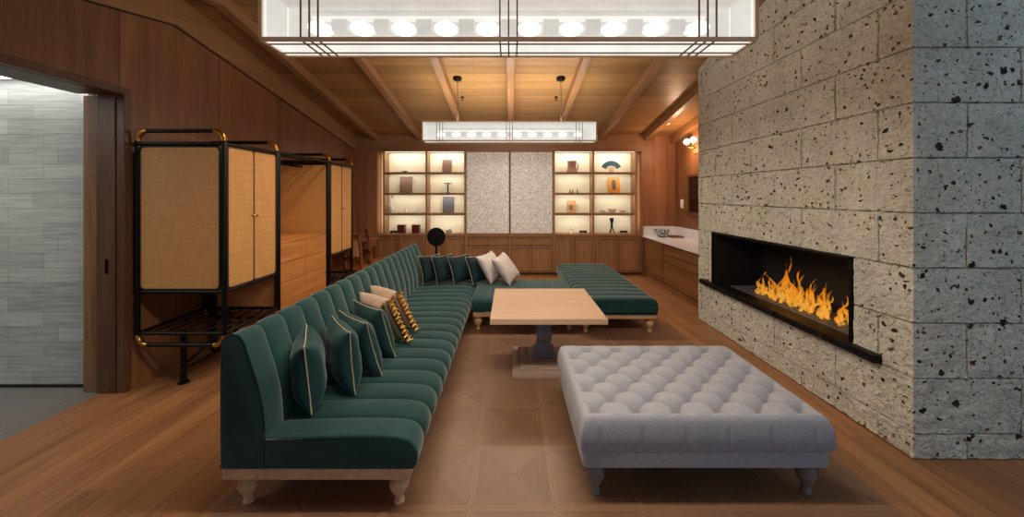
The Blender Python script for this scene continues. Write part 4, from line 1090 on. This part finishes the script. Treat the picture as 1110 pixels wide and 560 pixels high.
for cx_, cy_, kk in ((-.01, 1.82, 1.0), (-.016, 5.0, 1.0)):
    area('chandelier_down', (cx_, cy_, 2.398), (0, 0, 0), 2.3, .16, 40 * kk, WARM)
    area('chandelier_up', (cx_, cy_, 2.69), (PI, 0, 0), 2.3, .12, 20 * kk, (1, .92, .78))
    for s in (-1, 1): area('chandelier_side', (cx_, cy_ + s * .112, 2.54), (s * PI / 2, 0, 0), 2.3, .2, 17 * kk, WARM)
# alcove wall lamp and downlight
point('alcove_lamp', (XR - .32, 6.5, 2.55), 22, (1, .62, .36), .06)
spot('alcove_downlight', (2.98, 6.70, ceil_z(6.7) - .03), (2.98, 6.7, 0), 30, (1, .7, .45), 90)
# downlights added out of view overhead to brighten the wardrobes
for k, (x, y) in enumerate(((-1.4, 3.05), (-1.25, 3.15))):
    zc = ceil_z(y); o = thing('downlight', ('added out-of-view downlight beside the ridge, nearer the wardrobes', 'added out-of-view downlight beside the ridge, nearer the middle beam')[k], 'light', (x - .0, y, zc), 'added ceiling downlights')
    obj('ring', MB().lathe([(.028, -.010), (.045, -.008), (.048, .004), (.028, .004)], (x, y, zc), 20, 0, mt), M['white'], o, smooth=40)
    obj('lens', MB().lathe([(.027, -.007), (.027, .004)], (x, y, zc), 20, 0, mt), M['dl'], o)
    spot('wardrobe_added_spot', (x, y - .0, zc - .03), ((-2.5, 3.30, 1.0), (-2.5, 4.7, 1.1))[k], (110, 170)[k], (1, .76, .48), (66, 50)[k], 1, .22)
# hall
area('hall_wash', (-4.6, 2.95, 2.64), (math.radians(12), 0, 0), 2.6, .08, 14, (1, .98, .94))
area('hall_added_fill', (-4.7, 1.6, 2.62), (0, 0, 0), 1.6, 1.0, 28, (1, .97, .92))  # added fill without a fixture, brightens the hall tiles
# fire glow
point('fire_glow', (2.7, 3.45, .8), .5, (1, .45, .12), .1)

w = bpy.data.worlds.new('daylight'); bpy.context.scene.world = w; w.use_nodes = True
bg = w.node_tree.nodes['Background']; bg.inputs[0].default_value = (.52, .72, .94, 1); bg.inputs[1].default_value = .5

# ------------------------------------------------------------------ camera
cd = bpy.data.cameras.new('camera'); cam = bpy.data.objects.new('camera', cd); C.objects.link(cam)
cam.location = (0, 0, H); cam.rotation_euler = (PI / 2, 0, 0)
cd.sensor_fit = 'HORIZONTAL'; cd.sensor_width = 36; cd.lens = 36 * 384 / 1110
cd.shift_x = 1.5 / 1110; cd.shift_y = -68.5 / 1110; cd.clip_start = .02
sc = bpy.context.scene; sc.camera = cam
sc.view_settings.view_transform = 'Standard'; sc.view_settings.look = 'None'; sc.view_settings.exposure = 0; sc.view_settings.gamma = 1; sc.view_settings.use_curve_mapping = False
sc.cycles.use_denoising = True
sc.cycles.max_bounces = 8; sc.cycles.transparent_max_bounces = 16; sc.cycles.sample_clamp_indirect = 4
